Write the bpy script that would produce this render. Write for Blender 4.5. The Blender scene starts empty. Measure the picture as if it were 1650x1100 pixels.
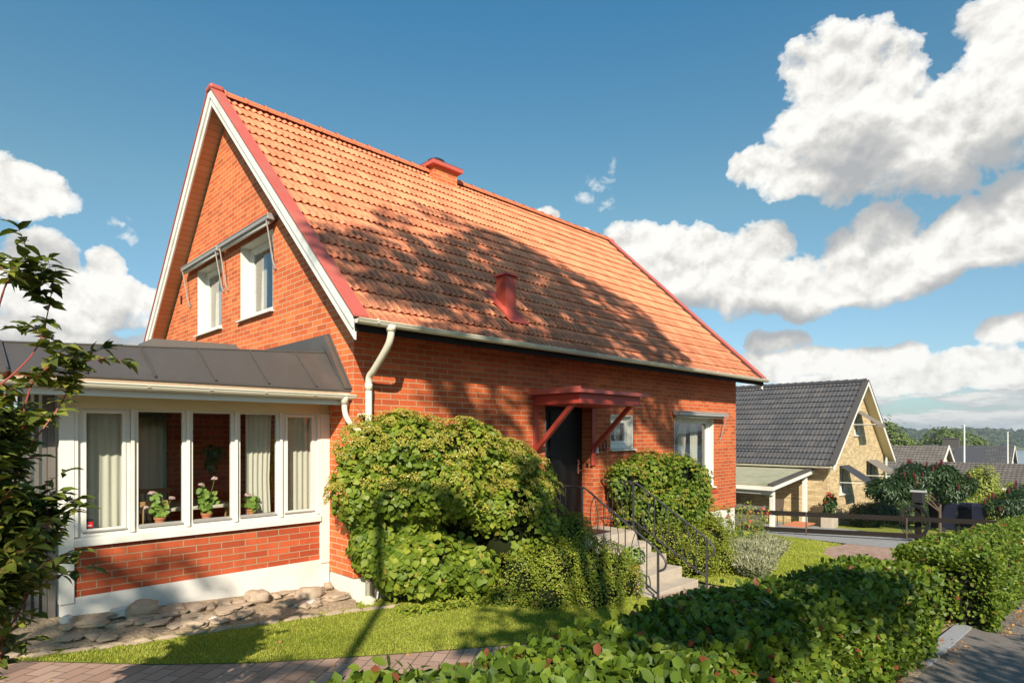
import bpy, math, random
import numpy as np
from mathutils import Vector, noise as mnoise
R = math.radians
scn = bpy.context.scene
COL = scn.collection
random.seed(7)
rng = np.random.default_rng(11)

# World frame: X runs along the long wall of the brick house, Y into the house, Z up.
# The near corner of the house stands at the origin, ground there is Z = 0.
def ground_z(x, y=0.0):
    return -.067 * x

# ------------------------------------------------------------------ materials
class NT:
    def __init__(s, name):
        s.m = bpy.data.materials.new(name); s.m.use_nodes = True
        s.t = s.m.node_tree; s.t.nodes.clear()
        s.out = s.t.nodes.new('ShaderNodeOutputMaterial')
    def n(s, kind, **kw):
        nd = s.t.nodes.new('ShaderNode' + kind)
        for k, v in kw.items():
            if k in nd.inputs.keys(): s.set(nd.inputs[k], v)
            else: setattr(nd, k, v)
        return nd
    def set(s, sock, v):
        if isinstance(v, bpy.types.NodeSocket): s.t.links.new(v, sock)
        else: sock.default_value = v
    def uv(s): return s.n('TexCoord').outputs['UV']
    def gen(s): return s.n('TexCoord').outputs['Object']
    def mapping(s, vec, scale=(1, 1, 1), loc=(0, 0, 0), rot=(0, 0, 0)):
        return s.n('Mapping', Vector=vec, Scale=scale, Location=loc, Rotation=rot).outputs[0]
    def noise(s, vec, scale, detail=4, rough=.55, dist=0.):
        return s.n('TexNoise', Vector=vec, Scale=scale, Detail=detail, Roughness=rough, Distortion=dist).outputs['Fac']
    def ramp(s, fac, stops):
        r = s.n('ValToRGB', Fac=fac); e = r.color_ramp.elements
        while len(e) > 1: e.remove(e[-1])
        e[0].position = stops[0][0]; e[0].color = c4(stops[0][1])
        for p, c in stops[1:]:
            k = e.new(p); k.color = c4(c)
        return r.outputs['Color']
    def mix(s, fac, a, b, mode='MIX'):
        m = s.t.nodes.new('ShaderNodeMix'); m.data_type = 'RGBA'; m.blend_type = mode
        s.set(m.inputs[0], fac)
        s.set(m.inputs[6], c4(a) if isinstance(a, tuple) else a); s.set(m.inputs[7], c4(b) if isinstance(b, tuple) else b)
        return m.outputs[2]
    def math(s, op, a, b=0., clamp=False):
        m = s.t.nodes.new('ShaderNodeMath'); m.operation = op; m.use_clamp = clamp
        s.set(m.inputs[0], a); s.set(m.inputs[1], b); return m.outputs[0]
    def bump(s, h, strength=.3, dist=.01, nrm=None):
        b = s.n('Bump', Height=h, Strength=strength, Distance=dist)
        if nrm is not None: s.set(b.inputs['Normal'], nrm)
        return b.outputs[0]
    def bsdf(s, color, rough=.6, nrm=None, metal=0., spec=.5, **kw):
        b = s.n('BsdfPrincipled'); s.set(b.inputs['Base Color'], c4(color) if isinstance(color, tuple) else color)
        s.set(b.inputs['Roughness'], rough); s.set(b.inputs['Metallic'], metal)
        s.set(b.inputs['Specular IOR Level'], spec)
        if nrm is not None: s.set(b.inputs['Normal'], nrm)
        return b.outputs[0]
    def done(s, sh):
        s.t.links.new(sh, s.out.inputs['Surface']); return s.m
def c4(c): return (c[0], c[1], c[2], 1.) if len(c) == 3 else c
def scale_c(c, k): return tuple(min(1, v * k) for v in c)

def m_plain(name, col, rough=.55, var=.12, scale=6., metal=0., bump=.0, spec=.5, dirt=None):
    t = NT(name); g = t.gen()
    n = t.noise(g, scale, 5, .6)
    c = t.mix(n, scale_c(col, 1 - var), scale_c(col, 1 + var))
    if dirt is not None:
        d = t.noise(g, scale * .35, 8, .7)
        c = t.mix(t.ramp(d, [(.52, (0, 0, 0)), (.72, (.6, .6, .6))]), c, dirt)
    nr = t.bump(t.noise(g, scale * 12, 3), bump, .004) if bump else None
    return t.done(t.bsdf(c, rough, nr, metal, spec))

def m_brick(name, c1, c2, mortar, bw=.25, bh=.0635, ms=.012, dark=.12, offset=.5):
    t = NT(name); uv = t.uv()
    wob = t.n('VectorMath', operation='ADD')
    t.set(wob.inputs[0], uv)
    nn = t.n('TexNoise', Vector=uv, Scale=9., Detail=2.)
    sc = t.n('VectorMath', operation='SCALE'); t.set(sc.inputs[0], nn.outputs['Color']); sc.inputs['Scale'].default_value = .004
    t.set(wob.inputs[1], sc.outputs[0]); v = wob.outputs[0]
    b = t.n('TexBrick', Vector=v, Color1=c4((0, 0, 0)), Color2=c4((1, 1, 1)), Mortar=c4((.5, .5, .5)), Scale=1.)
    b.offset = offset; b.squash = 1.
    b.inputs['Brick Width'].default_value = bw + ms; b.inputs['Row Height'].default_value = bh + ms
    b.inputs['Mortar Size'].default_value = ms * .5; b.inputs['Mortar Smooth'].default_value = .25
    b.inputs['Bias'].default_value = 0.
    per = b.outputs['Color']; fac = b.outputs['Fac']
    sepc = t.n('SeparateColor', Color=per).outputs[0]
    n1 = t.noise(uv, 38., 6, .65); n2 = t.noise(uv, 1.1, 4, .6); n3 = t.noise(uv, 260., 2)
    col = t.ramp(sepc, [(0., scale_c(c1, .74)), (.18, scale_c(c1, .9)), (.5, c1), (.85, c2), (1., scale_c(c2, 1.05))])
    col = t.mix(t.math('MULTIPLY', n1, .26), col, scale_c(c1, .6))
    col = t.mix(t.ramp(n2, [(.35, (0, 0, 0)), (.75, (dark * 3, dark * 3, dark * 3))]), col, scale_c(c1, .6))
    stk = t.noise(t.mapping(uv, (5., .6, 1.)), 1.3, 6, .65)
    col = t.mix(t.ramp(stk, [(.50, (0, 0, 0)), (.72, (.34, .34, .34))]), col, scale_c(c1, .48))
    mcol = t.mix(t.noise(uv, 25., 5, .7), scale_c(mortar, .62), scale_c(mortar, 1.1))
    c = t.mix(fac, col, mcol)
    h = t.math('SUBTRACT', t.math('MULTIPLY', n3, .18), t.math('MULTIPLY', fac, 1.))
    h = t.math('ADD', h, t.math('MULTIPLY', n1, .35))
    return t.done(t.bsdf(c, .82, t.bump(h, .7, .006), spec=.25))

def m_leaf(name, dark, mid, light, accent=None, rough=.42, transl=.28, spec=.5, tcol=None):
    t = NT(name)
    a = t.n('Attribute', attribute_name='leafcol')
    sep = t.n('SeparateColor', Color=a.outputs['Color'])
    c = t.ramp(sep.outputs[0], [(0., dark), (.5, mid), (1., light)])
    if accent is not None:
        c = t.mix(t.ramp(sep.outputs[1], [(.975, (0, 0, 0)), (.982, (1, 1, 1))]), c, accent)
    c = t.mix(t.math('MULTIPLY', sep.outputs[2], .45), c, t.mix(1., c, (.55, .6, .4), 'MULTIPLY'))
    p = t.bsdf(c, rough, spec=spec)
    tr = t.n('BsdfTranslucent'); t.set(tr.inputs['Color'], t.mix(1., c, tcol or (1.5, 1.6, .6), 'MULTIPLY'))
    mx = t.n('MixShader', Fac=transl); t.set(mx.inputs[1], p); t.set(mx.inputs[2], tr.outputs[0])
    return t.done(mx.outputs[0])

def m_glass(name, tint=(.93, .97, .95), refl=1.0):
    t = NT(name)
    gg = t.n('NewGeometry'); io = t.math('ADD', 1.52, t.math('MULTIPLY', gg.outputs['Backfacing'], 1 / 1.52 - 1.52)); lw = t.n('Fresnel', IOR=io)
    f = t.math('ADD', t.math('MULTIPLY', lw.outputs[0], 1.5 * refl), .04 * refl, True)
    tr = t.n('BsdfTransparent'); tr.inputs['Color'].default_value = c4(tint)
    wav = t.bump(t.noise(t.gen(), 1.3, 1), .12, .02)
    gl = t.n('BsdfGlossy'); gl.inputs['Roughness'].default_value = .01; t.set(gl.inputs['Normal'], wav)
    mx = t.n('MixShader'); t.set(mx.inputs[0], f); t.set(mx.inputs[1], tr.outputs[0]); t.set(mx.inputs[2], gl.outputs[0])
    return t.done(mx.outputs[0])

M = {}
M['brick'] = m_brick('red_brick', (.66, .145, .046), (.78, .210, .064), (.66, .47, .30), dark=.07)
M['brick_dark'] = m_brick('red_brick_darker', (.42, .075, .028), (.56, .115, .042), (.40, .28, .17), dark=.14)  # darker brick and mortar than the gable mix
M['brick_front_shade'] = m_brick('red_brick_front_shade', (.52, .100, .032), (.64, .148, .045), (.52, .35, .21), dark=.16)  # gable brick darkened, tree shade on the front wall put into the colour
M['ybrick'] = m_brick('yellow_brick', (.56, .42, .23), (.68, .53, .31), (.42, .33, .22), dark=.02)
M['white'] = m_plain('white_paint', (.70, .68, .62), .5, .05, 3., dirt=(.5, .46, .38))
M['barge'] = m_plain('weathered_white_paint', (.74, .73, .68), .6, .08, 5., dirt=(.42, .38, .32))
M['cream'] = m_plain('cream_paint', (.66, .60, .42), .5, .05, 3.)
M['greywhite'] = m_plain('grey_white_paint', (.66, .65, .60), .5, .06, 3.)
M['plinth'] = m_plain('limewashed_plinth', (.66, .64, .60), .85, .08, 4., bump=.5, dirt=(.52, .48, .42))
M['redmetal'] = m_plain('red_sheet_metal', (.40, .060, .035), .5, .2, 4., bump=.3, dirt=(.26, .10, .07))
M['redtrim'] = m_plain('faded_red_sheet_metal', (.46, .10, .075), .5, .16, 2.5, bump=.25, dirt=(.34, .19, .13))
M['redwood'] = m_plain('red_painted_wood', (.40, .055, .035), .5, .15, 5., bump=.3)
M['gutter'] = m_plain('white_enamelled_steel', (.62, .59, .47), .38, .06, 3., dirt=(.35, .33, .2))
M['rust'] = m_plain('weathered_lip', (.42, .30, .2), .7, .25, 20.)
M['darkmetal'] = m_plain('dark_grey_sheet_metal', (.076, .066, .060), .42, .1, 1.2, dirt=(.13, .12, .11))
M['soffit'] = None
M['iron'] = m_plain('black_wrought_iron', (.045, .045, .05), .4, .2, 30.)
M['silver'] = m_plain('grey_aluminium', (.42, .40, .38), .45, .08, 10., metal=.4)
M['steel'] = m_plain('polished_steel', (.6, .6, .6), .25, .05, 10., metal=1.)
M['door'] = m_plain('black_door_paint', (.008, .008, .008), .5, .1, 5., spec=.2)
M['black'] = m_plain('black_plastic', (.02, .02, .022), .4, .1, 8.)
M['darkwood'] = m_plain('black_stained_wood', (.014, .011, .009), .8, .3, 14., bump=.5, spec=.15)
M['greywood'] = m_plain('grey_stained_wood', (.13, .115, .10), .7, .2, 9., bump=.4)
M['curtain'] = None
M['concrete'] = m_plain('pale_concrete', (.42, .36, .29), .9, .18, 7., bump=.8, dirt=(.25, .2, .15))
M['terracotta'] = m_plain('terracotta', (.55, .19, .09), .8, .15, 9., bump=.3)
M['wood'] = m_plain('light_wood', (.45, .25, .11), .5, .2, 6.)
M['blueplastic'] = m_plain('dark_blue_plastic', (.006, .008, .020), .6, .1, 4., spec=.25)
M['glass'] = m_glass('window_glass')
M['glass_up'] = m_glass('window_glass_upper', (.86, .9, .9), 1.5)
M['stone'] = m_plain('fieldstone', (.42, .32, .23), .9, .35, 9., bump=2., dirt=(.22, .17, .13))
M['stone_pale'] = m_plain('pale_fieldstone', (.58, .56, .53), .8, .15, 5., bump=.6)
M['kerb'] = m_plain('granite_kerb', (.30, .31, .33), .75, .3, 30., bump=.6)
M['bark'] = m_plain('bark', (.10, .07, .05), .9, .35, 12., bump=1.)
M['redstem'] = m_plain('red_stem', (.32, .07, .05), .6, .2, 12.)
M['greenstem'] = m_plain('green_stem', (.16, .2, .05), .6, .2, 12.)
M['interior'] = m_plain('interior_wall', (.55, .48, .38), .8, .08, 2.)
M['dark_interior'] = m_plain('dark_interior', (.05, .045, .04), .8, .1, 2.)
M['canvas'] = m_plain('dark_canvas', (.03, .033, .045), .9, .1, 9.)
M['canvas2'] = m_plain('grey_brown_canvas', (.17, .145, .125), .9, .1, 9.)
M['red'] = m_plain('red_label', (.65, .02, .03), .4, .05, 9.)
M['dark_fill'] = m_plain('inner_dark_fill', (.016, .020, .008), 1., .4, 25., bump=1., spec=0.)  # near-black fill under foliage, so gaps between leaves look dark
M['felt'] = m_plain('mossy_roofing_felt', (.33, .32, .22), .95, .3, 3., bump=.8, dirt=(.12, .14, .06))
M['plum'] = m_plain('plum_sticker', (.5, .05, .06), .4, .05, 9.)

def mk_soffit():
    t = NT('varnished_soffit_boards'); uv = t.uv()
    w = t.n('TexBrick', Vector=uv, Color1=c4((.60, .36, .21)), Color2=c4((.70, .44, .26)), Mortar=c4((.24, .12, .06)), Scale=1.)
    w.inputs['Brick Width'].default_value = 6.; w.inputs['Row Height'].default_value = .11; w.inputs['Mortar Size'].default_value = .004
    g = t.noise(t.mapping(uv, (3, 60, 1)), 2., 5)
    return t.done(t.bsdf(t.mix(t.math('MULTIPLY', g, .5), w.outputs['Color'], (.42, .24, .13)), .6))
M['soffit'] = mk_soffit()

def mk_curtain():
    t = NT('linen_curtain')
    col = t.mix(t.noise(t.gen(), 180., 2), (.76, .70, .58), (.86, .82, .72))
    d = t.n('BsdfDiffuse'); t.set(d.inputs['Color'], col)
    tr = t.n('BsdfTranslucent'); t.set(tr.inputs['Color'], col)
    mx = t.n('MixShader', Fac=.35); t.set(mx.inputs[1], d.outputs[0]); t.set(mx.inputs[2], tr.outputs[0])
    return t.done(mx.outputs[0])
M['curtain'] = mk_curtain()

def mk_tile(name, c1, c2, c3, moss, mossamt=1., wave=.107, row=.36):
    t = NT(name); uv = t.uv()          # uv: x along the eave (m), y up the slope (m)
    a = t.n('Attribute', attribute_name='tilecol'); s = t.n('SeparateColor', Color=a.outputs['Color'])
    col = t.ramp(s.outputs[0], [(0., c1), (.5, c2), (1., c3)])
    n1 = t.noise(uv, 22., 6, .7)
    col = t.mix(t.math('MULTIPLY', n1, .5), col, scale_c(c2, .62))
    st = t.mapping(uv, (9., 3.2, 1.))
    n2 = t.noise(st, 1.4, 6, .72, .3)
    big = t.noise(uv, .42, 3, .5)
    thr = t.math('ADD', n2, t.math('MULTIPLY', t.math('SUBTRACT', big, .5), .35))
    thr = t.math('ADD', thr, t.math('MULTIPLY', t.math('SUBTRACT', s.outputs[1], .5), .30))
    thr = t.math('ADD', thr, t.math('MULTIPLY', s.outputs[2], .13 * mossamt))
    mfac = t.ramp(thr, [(.52, (0, 0, 0)), (.64, (.9, .9, .9))])
    sx = t.n('SeparateXYZ', Vector=uv)
    fu = t.math('FRACT', t.math('DIVIDE', t.math('ADD', sx.outputs[0], .15), wave)); fv = t.math('FRACT', t.math('DIVIDE', sx.outputs[1], row))
    du = t.math('DIVIDE', t.math('SUBTRACT', fu, .62), .34); dv = t.math('DIVIDE', t.math('SUBTRACT', fv, .42), .46)
    rr = t.math('SQRT', t.math('ADD', t.math('MULTIPLY', du, du), t.math('MULTIPLY', dv, dv)))
    spot = t.math('ADD', t.math('SUBTRACT', .62, rr), t.math('MULTIPLY', t.math('SUBTRACT', t.noise(uv, 26., 5, .7), .5), 1.6))
    reg = t.math('ADD', t.math('MULTIPLY', t.math('SUBTRACT', t.noise(t.mapping(uv, (3.1, 1.2, 1)), 1.6, 3), .5), 3.2), t.math('MULTIPLY', s.outputs[2], 2.1 * mossamt))
    reg = t.math('ADD', reg, t.math('MULTIPLY', t.math('SUBTRACT', s.outputs[1], .5), .9))
    spotf = t.ramp(t.math('ADD', t.math('MULTIPLY', spot, .62), t.math('MULTIPLY', reg, .30)), [(.24, (0, 0, 0)), (.40, (.92, .92, .92))])
    spk = t.noise(uv, 75., 4, .7)
    mfac = t.math('MAXIMUM', t.math('MULTIPLY', mfac, .18), spotf)
    mfac = t.math('MULTIPLY', mfac, t.ramp(spk, [(.38, (.15, .15, .15)), (.60, (1, 1, 1))]))
    col = t.mix(mfac, col, moss)
    lich = t.noise(uv, 55., 3, .6)
    col = t.mix(t.ramp(lich, [(.66, (0, 0, 0)), (.72, (.5, .5, .5))]), col, scale_c(c3, 1.25))
    h = t.math('ADD', n1, t.math('MULTIPLY', spk, .6))
    return t.done(t.bsdf(col, .85, t.bump(h, .45, .006), spec=.25))
M['tile'] = mk_tile('red_clay_tiles', (.58, .165, .078), (.74, .255, .130), (.84, .34, .18), (.055, .036, .026))
M['dtile'] = mk_tile('dark_concrete_tiles', (.058, .06, .068), (.085, .086, .095), (.13, .12, .115), (.10, .075, .05), .1, .15, .36)
M['gtile'] = mk_tile('grey_brown_concrete_tiles', (.12, .105, .095), (.16, .14, .125), (.20, .175, .155), (.07, .06, .05), .1, .3, .4)

def mk_paver():
    t = NT('brick_pavers'); uv = t.gen()
    v = t.mapping(uv, (1, 1, 1), rot=(0, 0, R(-39)))
    b = t.n('TexBrick', Vector=v, Color1=c4((.36, .21, .15)), Color2=c4((.52, .34, .26)), Mortar=c4((.07, .05, .04)), Scale=1.)
    b.offset = .5
    b.inputs['Brick Width'].default_value = .24; b.inputs['Row Height'].default_value = .125; b.inputs['Mortar Size'].default_value = .005
    b.inputs['Mortar Smooth'].default_value = .3
    n = t.noise(uv, 6., 8, .7)
    c = t.mix(t.math('MULTIPLY', n, .6), b.outputs['Color'], (.24, .17, .13))
    h = t.math('SUBTRACT', t.math('MULTIPLY', t.noise(uv, 60., 4), .3), b.outputs['Fac'])
    return t.done(t.bsdf(c, .85, t.bump(h, .7, .006)))
M['paver'] = mk_paver()

def mk_asphalt():
    t = NT('asphalt'); g = t.gen()
    v = t.n('TexVoronoi', Vector=g, Scale=130.).outputs['Color']
    c = t.mix(t.n('SeparateColor', Color=v).outputs[0], (.12, .105, .095), (.27, .245, .22))
    c = t.mix(t.math('MULTIPLY', t.noise(g, 1.3, 6, .6), .45), c, (.12, .09, .075))
    dd = t.noise(g, 3., 8, .75)
    c = t.mix(t.ramp(dd, [(.56, (0, 0, 0)), (.7, (.55, .55, .55))]), c, (.17, .11, .075))
    return t.done(t.bsdf(c, .85, t.bump(t.noise(g, 180., 3), .6, .006)))
M['asphalt'] = mk_asphalt()
def mk_gravel(name, a, b, s=70.):
    t = NT(name); g = t.gen()
    v = t.n('TexVoronoi', Vector=g, Scale=s)
    c = t.mix(t.n('SeparateColor', Color=v.outputs['Color']).outputs[0], a, b)
    c = t.mix(t.math('MULTIPLY', t.noise(g, 2., 6, .6), .5), c, scale_c(a, .8))
    return t.done(t.bsdf(c, .9, t.bump(v.outputs['Distance'], .8, -.01)))
M['gravel'] = mk_gravel('grey_gravel', (.22, .215, .21), (.42, .41, .40))
M['soil'] = mk_gravel('sandy_soil', (.26, .19, .12), (.50, .38, .26), 45.)
def mk_lawn():
    t = NT('lawn_turf'); g = t.gen()
    n = t.noise(g, .8, 6, .6); n2 = t.noise(g, 28., 5, .7)
    c = t.mix(n, (.20, .25, .035), (.30, .32, .06))
    c = t.mix(t.math('MULTIPLY', n2, .6), c, (.13, .14, .025))
    return t.done(t.bsdf(c, .9, t.bump(n2, .9, .03), spec=.2))
M['lawn'] = mk_lawn()
M['terrain'] = m_plain('field_ground', (.10, .12, .04), .95, .3, .4)

M['grass'] = m_leaf('grass_blades', (.22, .27, .03), (.38, .41, .06), (.54, .53, .14), (.34, .26, .12), .5, .35, .3)
M['hydrangea'] = m_leaf('hydrangea_leaf', (.075, .13, .012), (.17, .24, .022), (.34, .37, .045), (.38, .32, .06), .52, .3, .35)
M['flower'] = m_leaf('hydrangea_flower_heads', (.24, .22, .035), (.40, .35, .06), (.58, .50, .12), (.75, .7, .5), .8, .25, .2)
M['lowleaf'] = m_leaf('small_shrub_leaf', (.09, .13, .012), (.20, .25, .022), (.38, .39, .045), (.40, .20, .06), .5, .25, .35)
M['hedge'] = m_leaf('hedge_leaf', (.048, .090, .010), (.115, .180, .016), (.25, .29, .03), (.24, .07, .035), .5, .22, .35)
M['dogwood'] = m_leaf('pointed_shrub_leaf', (.045, .065, .014), (.12, .15, .025), (.34, .34, .06), (.22, .07, .04), .45, .22, .35)
M['lavleaf'] = m_leaf('lavender_stalks', (.16, .19, .10), (.28, .30, .18), (.42, .40, .28), (.34, .26, .32), .8, .2, .2)
M['sumacleaf'] = m_leaf('sumac_leaf', (.012, .034, .010), (.024, .058, .015), (.05, .10, .02), None, .4, .2)
M['sumacflower'] = m_plain('sumac_cone', (.07, .007, .007), .9, .3, 20.)
M['thuja'] = m_leaf('yellow_green_leaf', (.14, .18, .02), (.26, .30, .04), (.42, .42, .08), None, .5, .3)
M['oak'] = m_leaf('far_tree_leaf', (.06, .10, .02), (.13, .18, .035), (.22, .26, .05), None, .6, .2)
M['darkleaf'] = m_leaf('dark_shrub_leaf', (.02, .045, .01), (.045, .085, .018), (.10, .15, .03), (.32, .03, .03), .45, .2)
M['geranium'] = m_leaf('geranium_leaf', (.14, .24, .03), (.24, .36, .06), (.38, .48, .11), None, .55, .35)
M['petal'] = m_leaf('pale_pink_petals', (.72, .42, .45), (.80, .58, .60), (.85, .72, .72), None, .6, .3, .3, (1, .8, .8))
M['cannaflower'] = m_leaf('red_flower', (.5, .01, .01), (.7, .02, .02), (.8, .05, .03), None, .6, .3, .3, (1, .3, .2))
M['rosepetal'] = m_leaf('coral_rose_petals', (.6, .08, .07), (.75, .16, .13), (.8, .3, .22), None, .6, .3, .3, (1, .5, .4))
M['forest'] = m_leaf('forest_leaf', (.03, .05, .02), (.05, .08, .028), (.10, .12, .035), None, .8, .1, .2)

# ------------------------------------------------------------------ mesh building
class MB:
    """Collects geometry in world coordinates; build() links ONE mesh object."""
    def __init__(s): s.v = []; s.f = []; s.uvdir = {}
    def add(s, vs, fs):
        b = len(s.v); s.v += [tuple(v) for v in vs]; s.f += [tuple(i + b for i in f) for f in fs]; return s
    def box(s, x0, x1, y0, y1, z0, z1):
        if x0 > x1: x0, x1 = x1, x0
        if y0 > y1: y0, y1 = y1, y0
        if z0 > z1: z0, z1 = z1, z0
        return s.add([(x0, y0, z0), (x1, y0, z0), (x1, y1, z0), (x0, y1, z0), (x0, y0, z1), (x1, y0, z1), (x1, y1, z1), (x0, y1, z1)],
                     [(0, 3, 2, 1), (4, 5, 6, 7), (0, 1, 5, 4), (1, 2, 6, 5), (2, 3, 7, 6), (3, 0, 4, 7)])
    def hexa(s, p):   # 8 points, bottom ring then top ring
        return s.add(p, [(0, 3, 2, 1), (4, 5, 6, 7), (0, 1, 5, 4), (1, 2, 6, 5), (2, 3, 7, 6), (3, 0, 4, 7)])
    def prism(s, poly, d):   # polygon (3d points) extruded by vector d
        n = len(poly); d = Vector(d)
        p2 = [tuple(Vector(p) + d) for p in poly]
        fs = [tuple(range(n))[::-1], tuple(range(n, 2 * n))] + [(i, (i + 1) % n, n + (i + 1) % n, n + i) for i in range(n)]
        return s.add(list(poly) + p2, fs)
    def bar(s, a, b, w, h=None, up=(0, 0, 1)):   # rectangular bar from a to b
        h = h or w; a = Vector(a); b = Vector(b); d = (b - a).normalized(); u = Vector(up)
        if abs(d.dot(u)) > .98: u = Vector((1, 0, 0))
        r = d.cross(u).normalized(); u = r.cross(d)
        ring = [(-w / 2, -h / 2), (w / 2, -h / 2), (w / 2, h / 2), (-w / 2, h / 2)]
        p = [tuple(q + r * x + u * y) for q in (a, b) for x, y in ring]
        return s.add(p, [(0, 1, 2, 3), (7, 6, 5, 4), (0, 4, 5, 1), (1, 5, 6, 2), (2, 6, 7, 3), (3, 7, 4, 0)])
    def tube(s, pts, r, seg=8, cap=True):
        pts = [Vector(p) for p in pts]; n = len(pts)
        rr = r if isinstance(r, (list, tuple)) else [r] * n
        b = len(s.v); prev = None
        for i, p in enumerate(pts):
            d = (pts[min(i + 1, n - 1)] - pts[max(i - 1, 0)])
            d = d.normalized() if d.length > 1e-9 else Vector((0, 0, 1))
            if prev is None:
                u = Vector((0, 0, 1)) if abs(d.z) < .9 else Vector((1, 0, 0))
                x = d.cross(u).normalized()
            else:
                x = (prev - d * prev.dot(d)); x = x.normalized() if x.length > 1e-6 else d.orthogonal().normalized()
            prev = x; y = d.cross(x)
            for k in range(seg):
                a = 2 * math.pi * k / seg
                s.v.append(tuple(p + (x * math.cos(a) + y * math.sin(a)) * rr[i]))
        for i in range(n - 1):
            for k in range(seg):
                k2 = (k + 1) % seg
                s.f.append((b + i * seg + k, b + i * seg + k2, b + (i + 1) * seg + k2, b + (i + 1) * seg + k))
        if cap:
            s.f.append(tuple(b + k for k in range(seg))[::-1]); s.f.append(tuple(b + (n - 1) * seg + k for k in range(seg)))
        return s
    def lathe(s, c, prof, seg=20):   # prof: list (r, z)
        b = len(s.v); n = len(prof)
        for r, z in prof:
            for k in range(seg):
                a = 2 * math.pi * k / seg
                s.v.append((c[0] + r * math.cos(a), c[1] + r * math.sin(a), c[2] + z))
        for i in range(n - 1):
            for k in range(seg):
                k2 = (k + 1) % seg
                s.f.append((b + i * seg + k, b + i * seg + k2, b + (i + 1) * seg + k2, b + (i + 1) * seg + k))
        s.f.append(tuple(b + k for k in range(seg))[::-1]); s.f.append(tuple(b + (n - 1) * seg + k for k in range(seg)))
        return s
    def build(s, name, mat, parent=None, bevel=0., smooth=False, uv=None):
        off = world_loc(parent) if parent else Vector((0, 0, 0))
        me = bpy.data.meshes.new(name)
        me.from_pydata([(v[0] - off[0], v[1] - off[1], v[2] - off[2]) for v in s.v], [], s.f)
        me.update()
        # box-projected UVs in metres, from world coordinates
        ul = me.uv_layers.new(name='UVMap')
        for p in me.polygons:
            n = p.normal
            for li in p.loop_indices:
                w = s.v[me.loops[li].vertex_index]
                if uv: q = uv(w, n)
                elif abs(n.z) > .85: q = (w[0], w[1])
                elif abs(n.x) > abs(n.y): q = (w[1] + .11, w[2])
                else: q = (w[0], w[2])
                ul.data[li].uv = q
        if smooth: me.shade_smooth()
        me.materials.append(mat)
        o = bpy.data.objects.new(name, me); COL.objects.link(o)
        if parent: o.parent = parent
        if bevel:
            m = o.modifiers.new('soft_edges', 'BEVEL'); m.width = bevel; m.segments = 2; m.limit_method = 'ANGLE'
        return o

def world_loc(o):
    v = Vector((0, 0, 0))
    while o: v += o.location; o = o.parent
    return v
def tag(o, label=None, cat=None, group=None, kind=None):
    if label: o['label'] = label
    if cat: o['category'] = cat
    if group: o['group'] = group
    if kind: o['kind'] = kind
    return o
def thing(name, label, cat, loc, group=None):
    o = bpy.data.objects.new(name, None); COL.objects.link(o); o.location = loc; o.empty_display_size = .2
    return tag(o, label, cat, group)
def recenter(o, loc):      # give a single-mesh thing its own origin
    d = Vector(loc); o.data.transform(__import__('mathutils').Matrix.Translation(-d)); o.location = d; return o

# leaves ------------------------------------------------------------
TPL = {
 'fine': ([(0, 0, 0), (.20, .27, .05), (.62, .34, .06), (.98, 0, -.03), (.62, -.34, .06), (.20, -.27, .05), (.5, 0, 0)],
          [(0, 6, 2, 1), (6, 3, 2), (0, 5, 4, 6), (6, 4, 3)]),
 'heart': ([(0, 0, 0), (.12, .40, .05), (.5, .44, .05), (1, 0, -.1), (.5, -.44, .05), (.12, -.40, .05), (.5, 0, 0)],
           [(0, 6, 2, 1), (6, 3, 2), (0, 5, 4, 6), (6, 4, 3)]),
 'point': ([(0, 0, 0), (.3, .24, .06), (.62, .19, .03), (1, 0, -.16), (.62, -.19, .03), (.3, -.24, .06), (.5, 0, -.02)],
           [(0, 6, 2, 1), (6, 3, 2), (0, 5, 4, 6), (6, 4, 3)]),
 'oval': ([(0, 0, 0), (.45, .33, .08), (1, 0, -.03), (.45, -.33, .08)], [(0, 2, 1), (0, 3, 2)]),
 'lance': ([(0, 0, 0), (.4, .15, .04), (1, 0, -.1), (.4, -.15, .04)], [(0, 2, 1), (0, 3, 2)]),
 'blade': ([(0, -.035, 0), (0, .035, 0), (1, 0, 0)], [(0, 1, 2)]),
 'bit': ([(-.5, -.5, 0), (.5, -.5, .1), (.5, .5, 0), (-.5, .5, .1)], [(0, 1, 2, 3)]),
}
def unit(a): return a / np.maximum(np.linalg.norm(a, axis=-1, keepdims=True), 1e-9)
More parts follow.
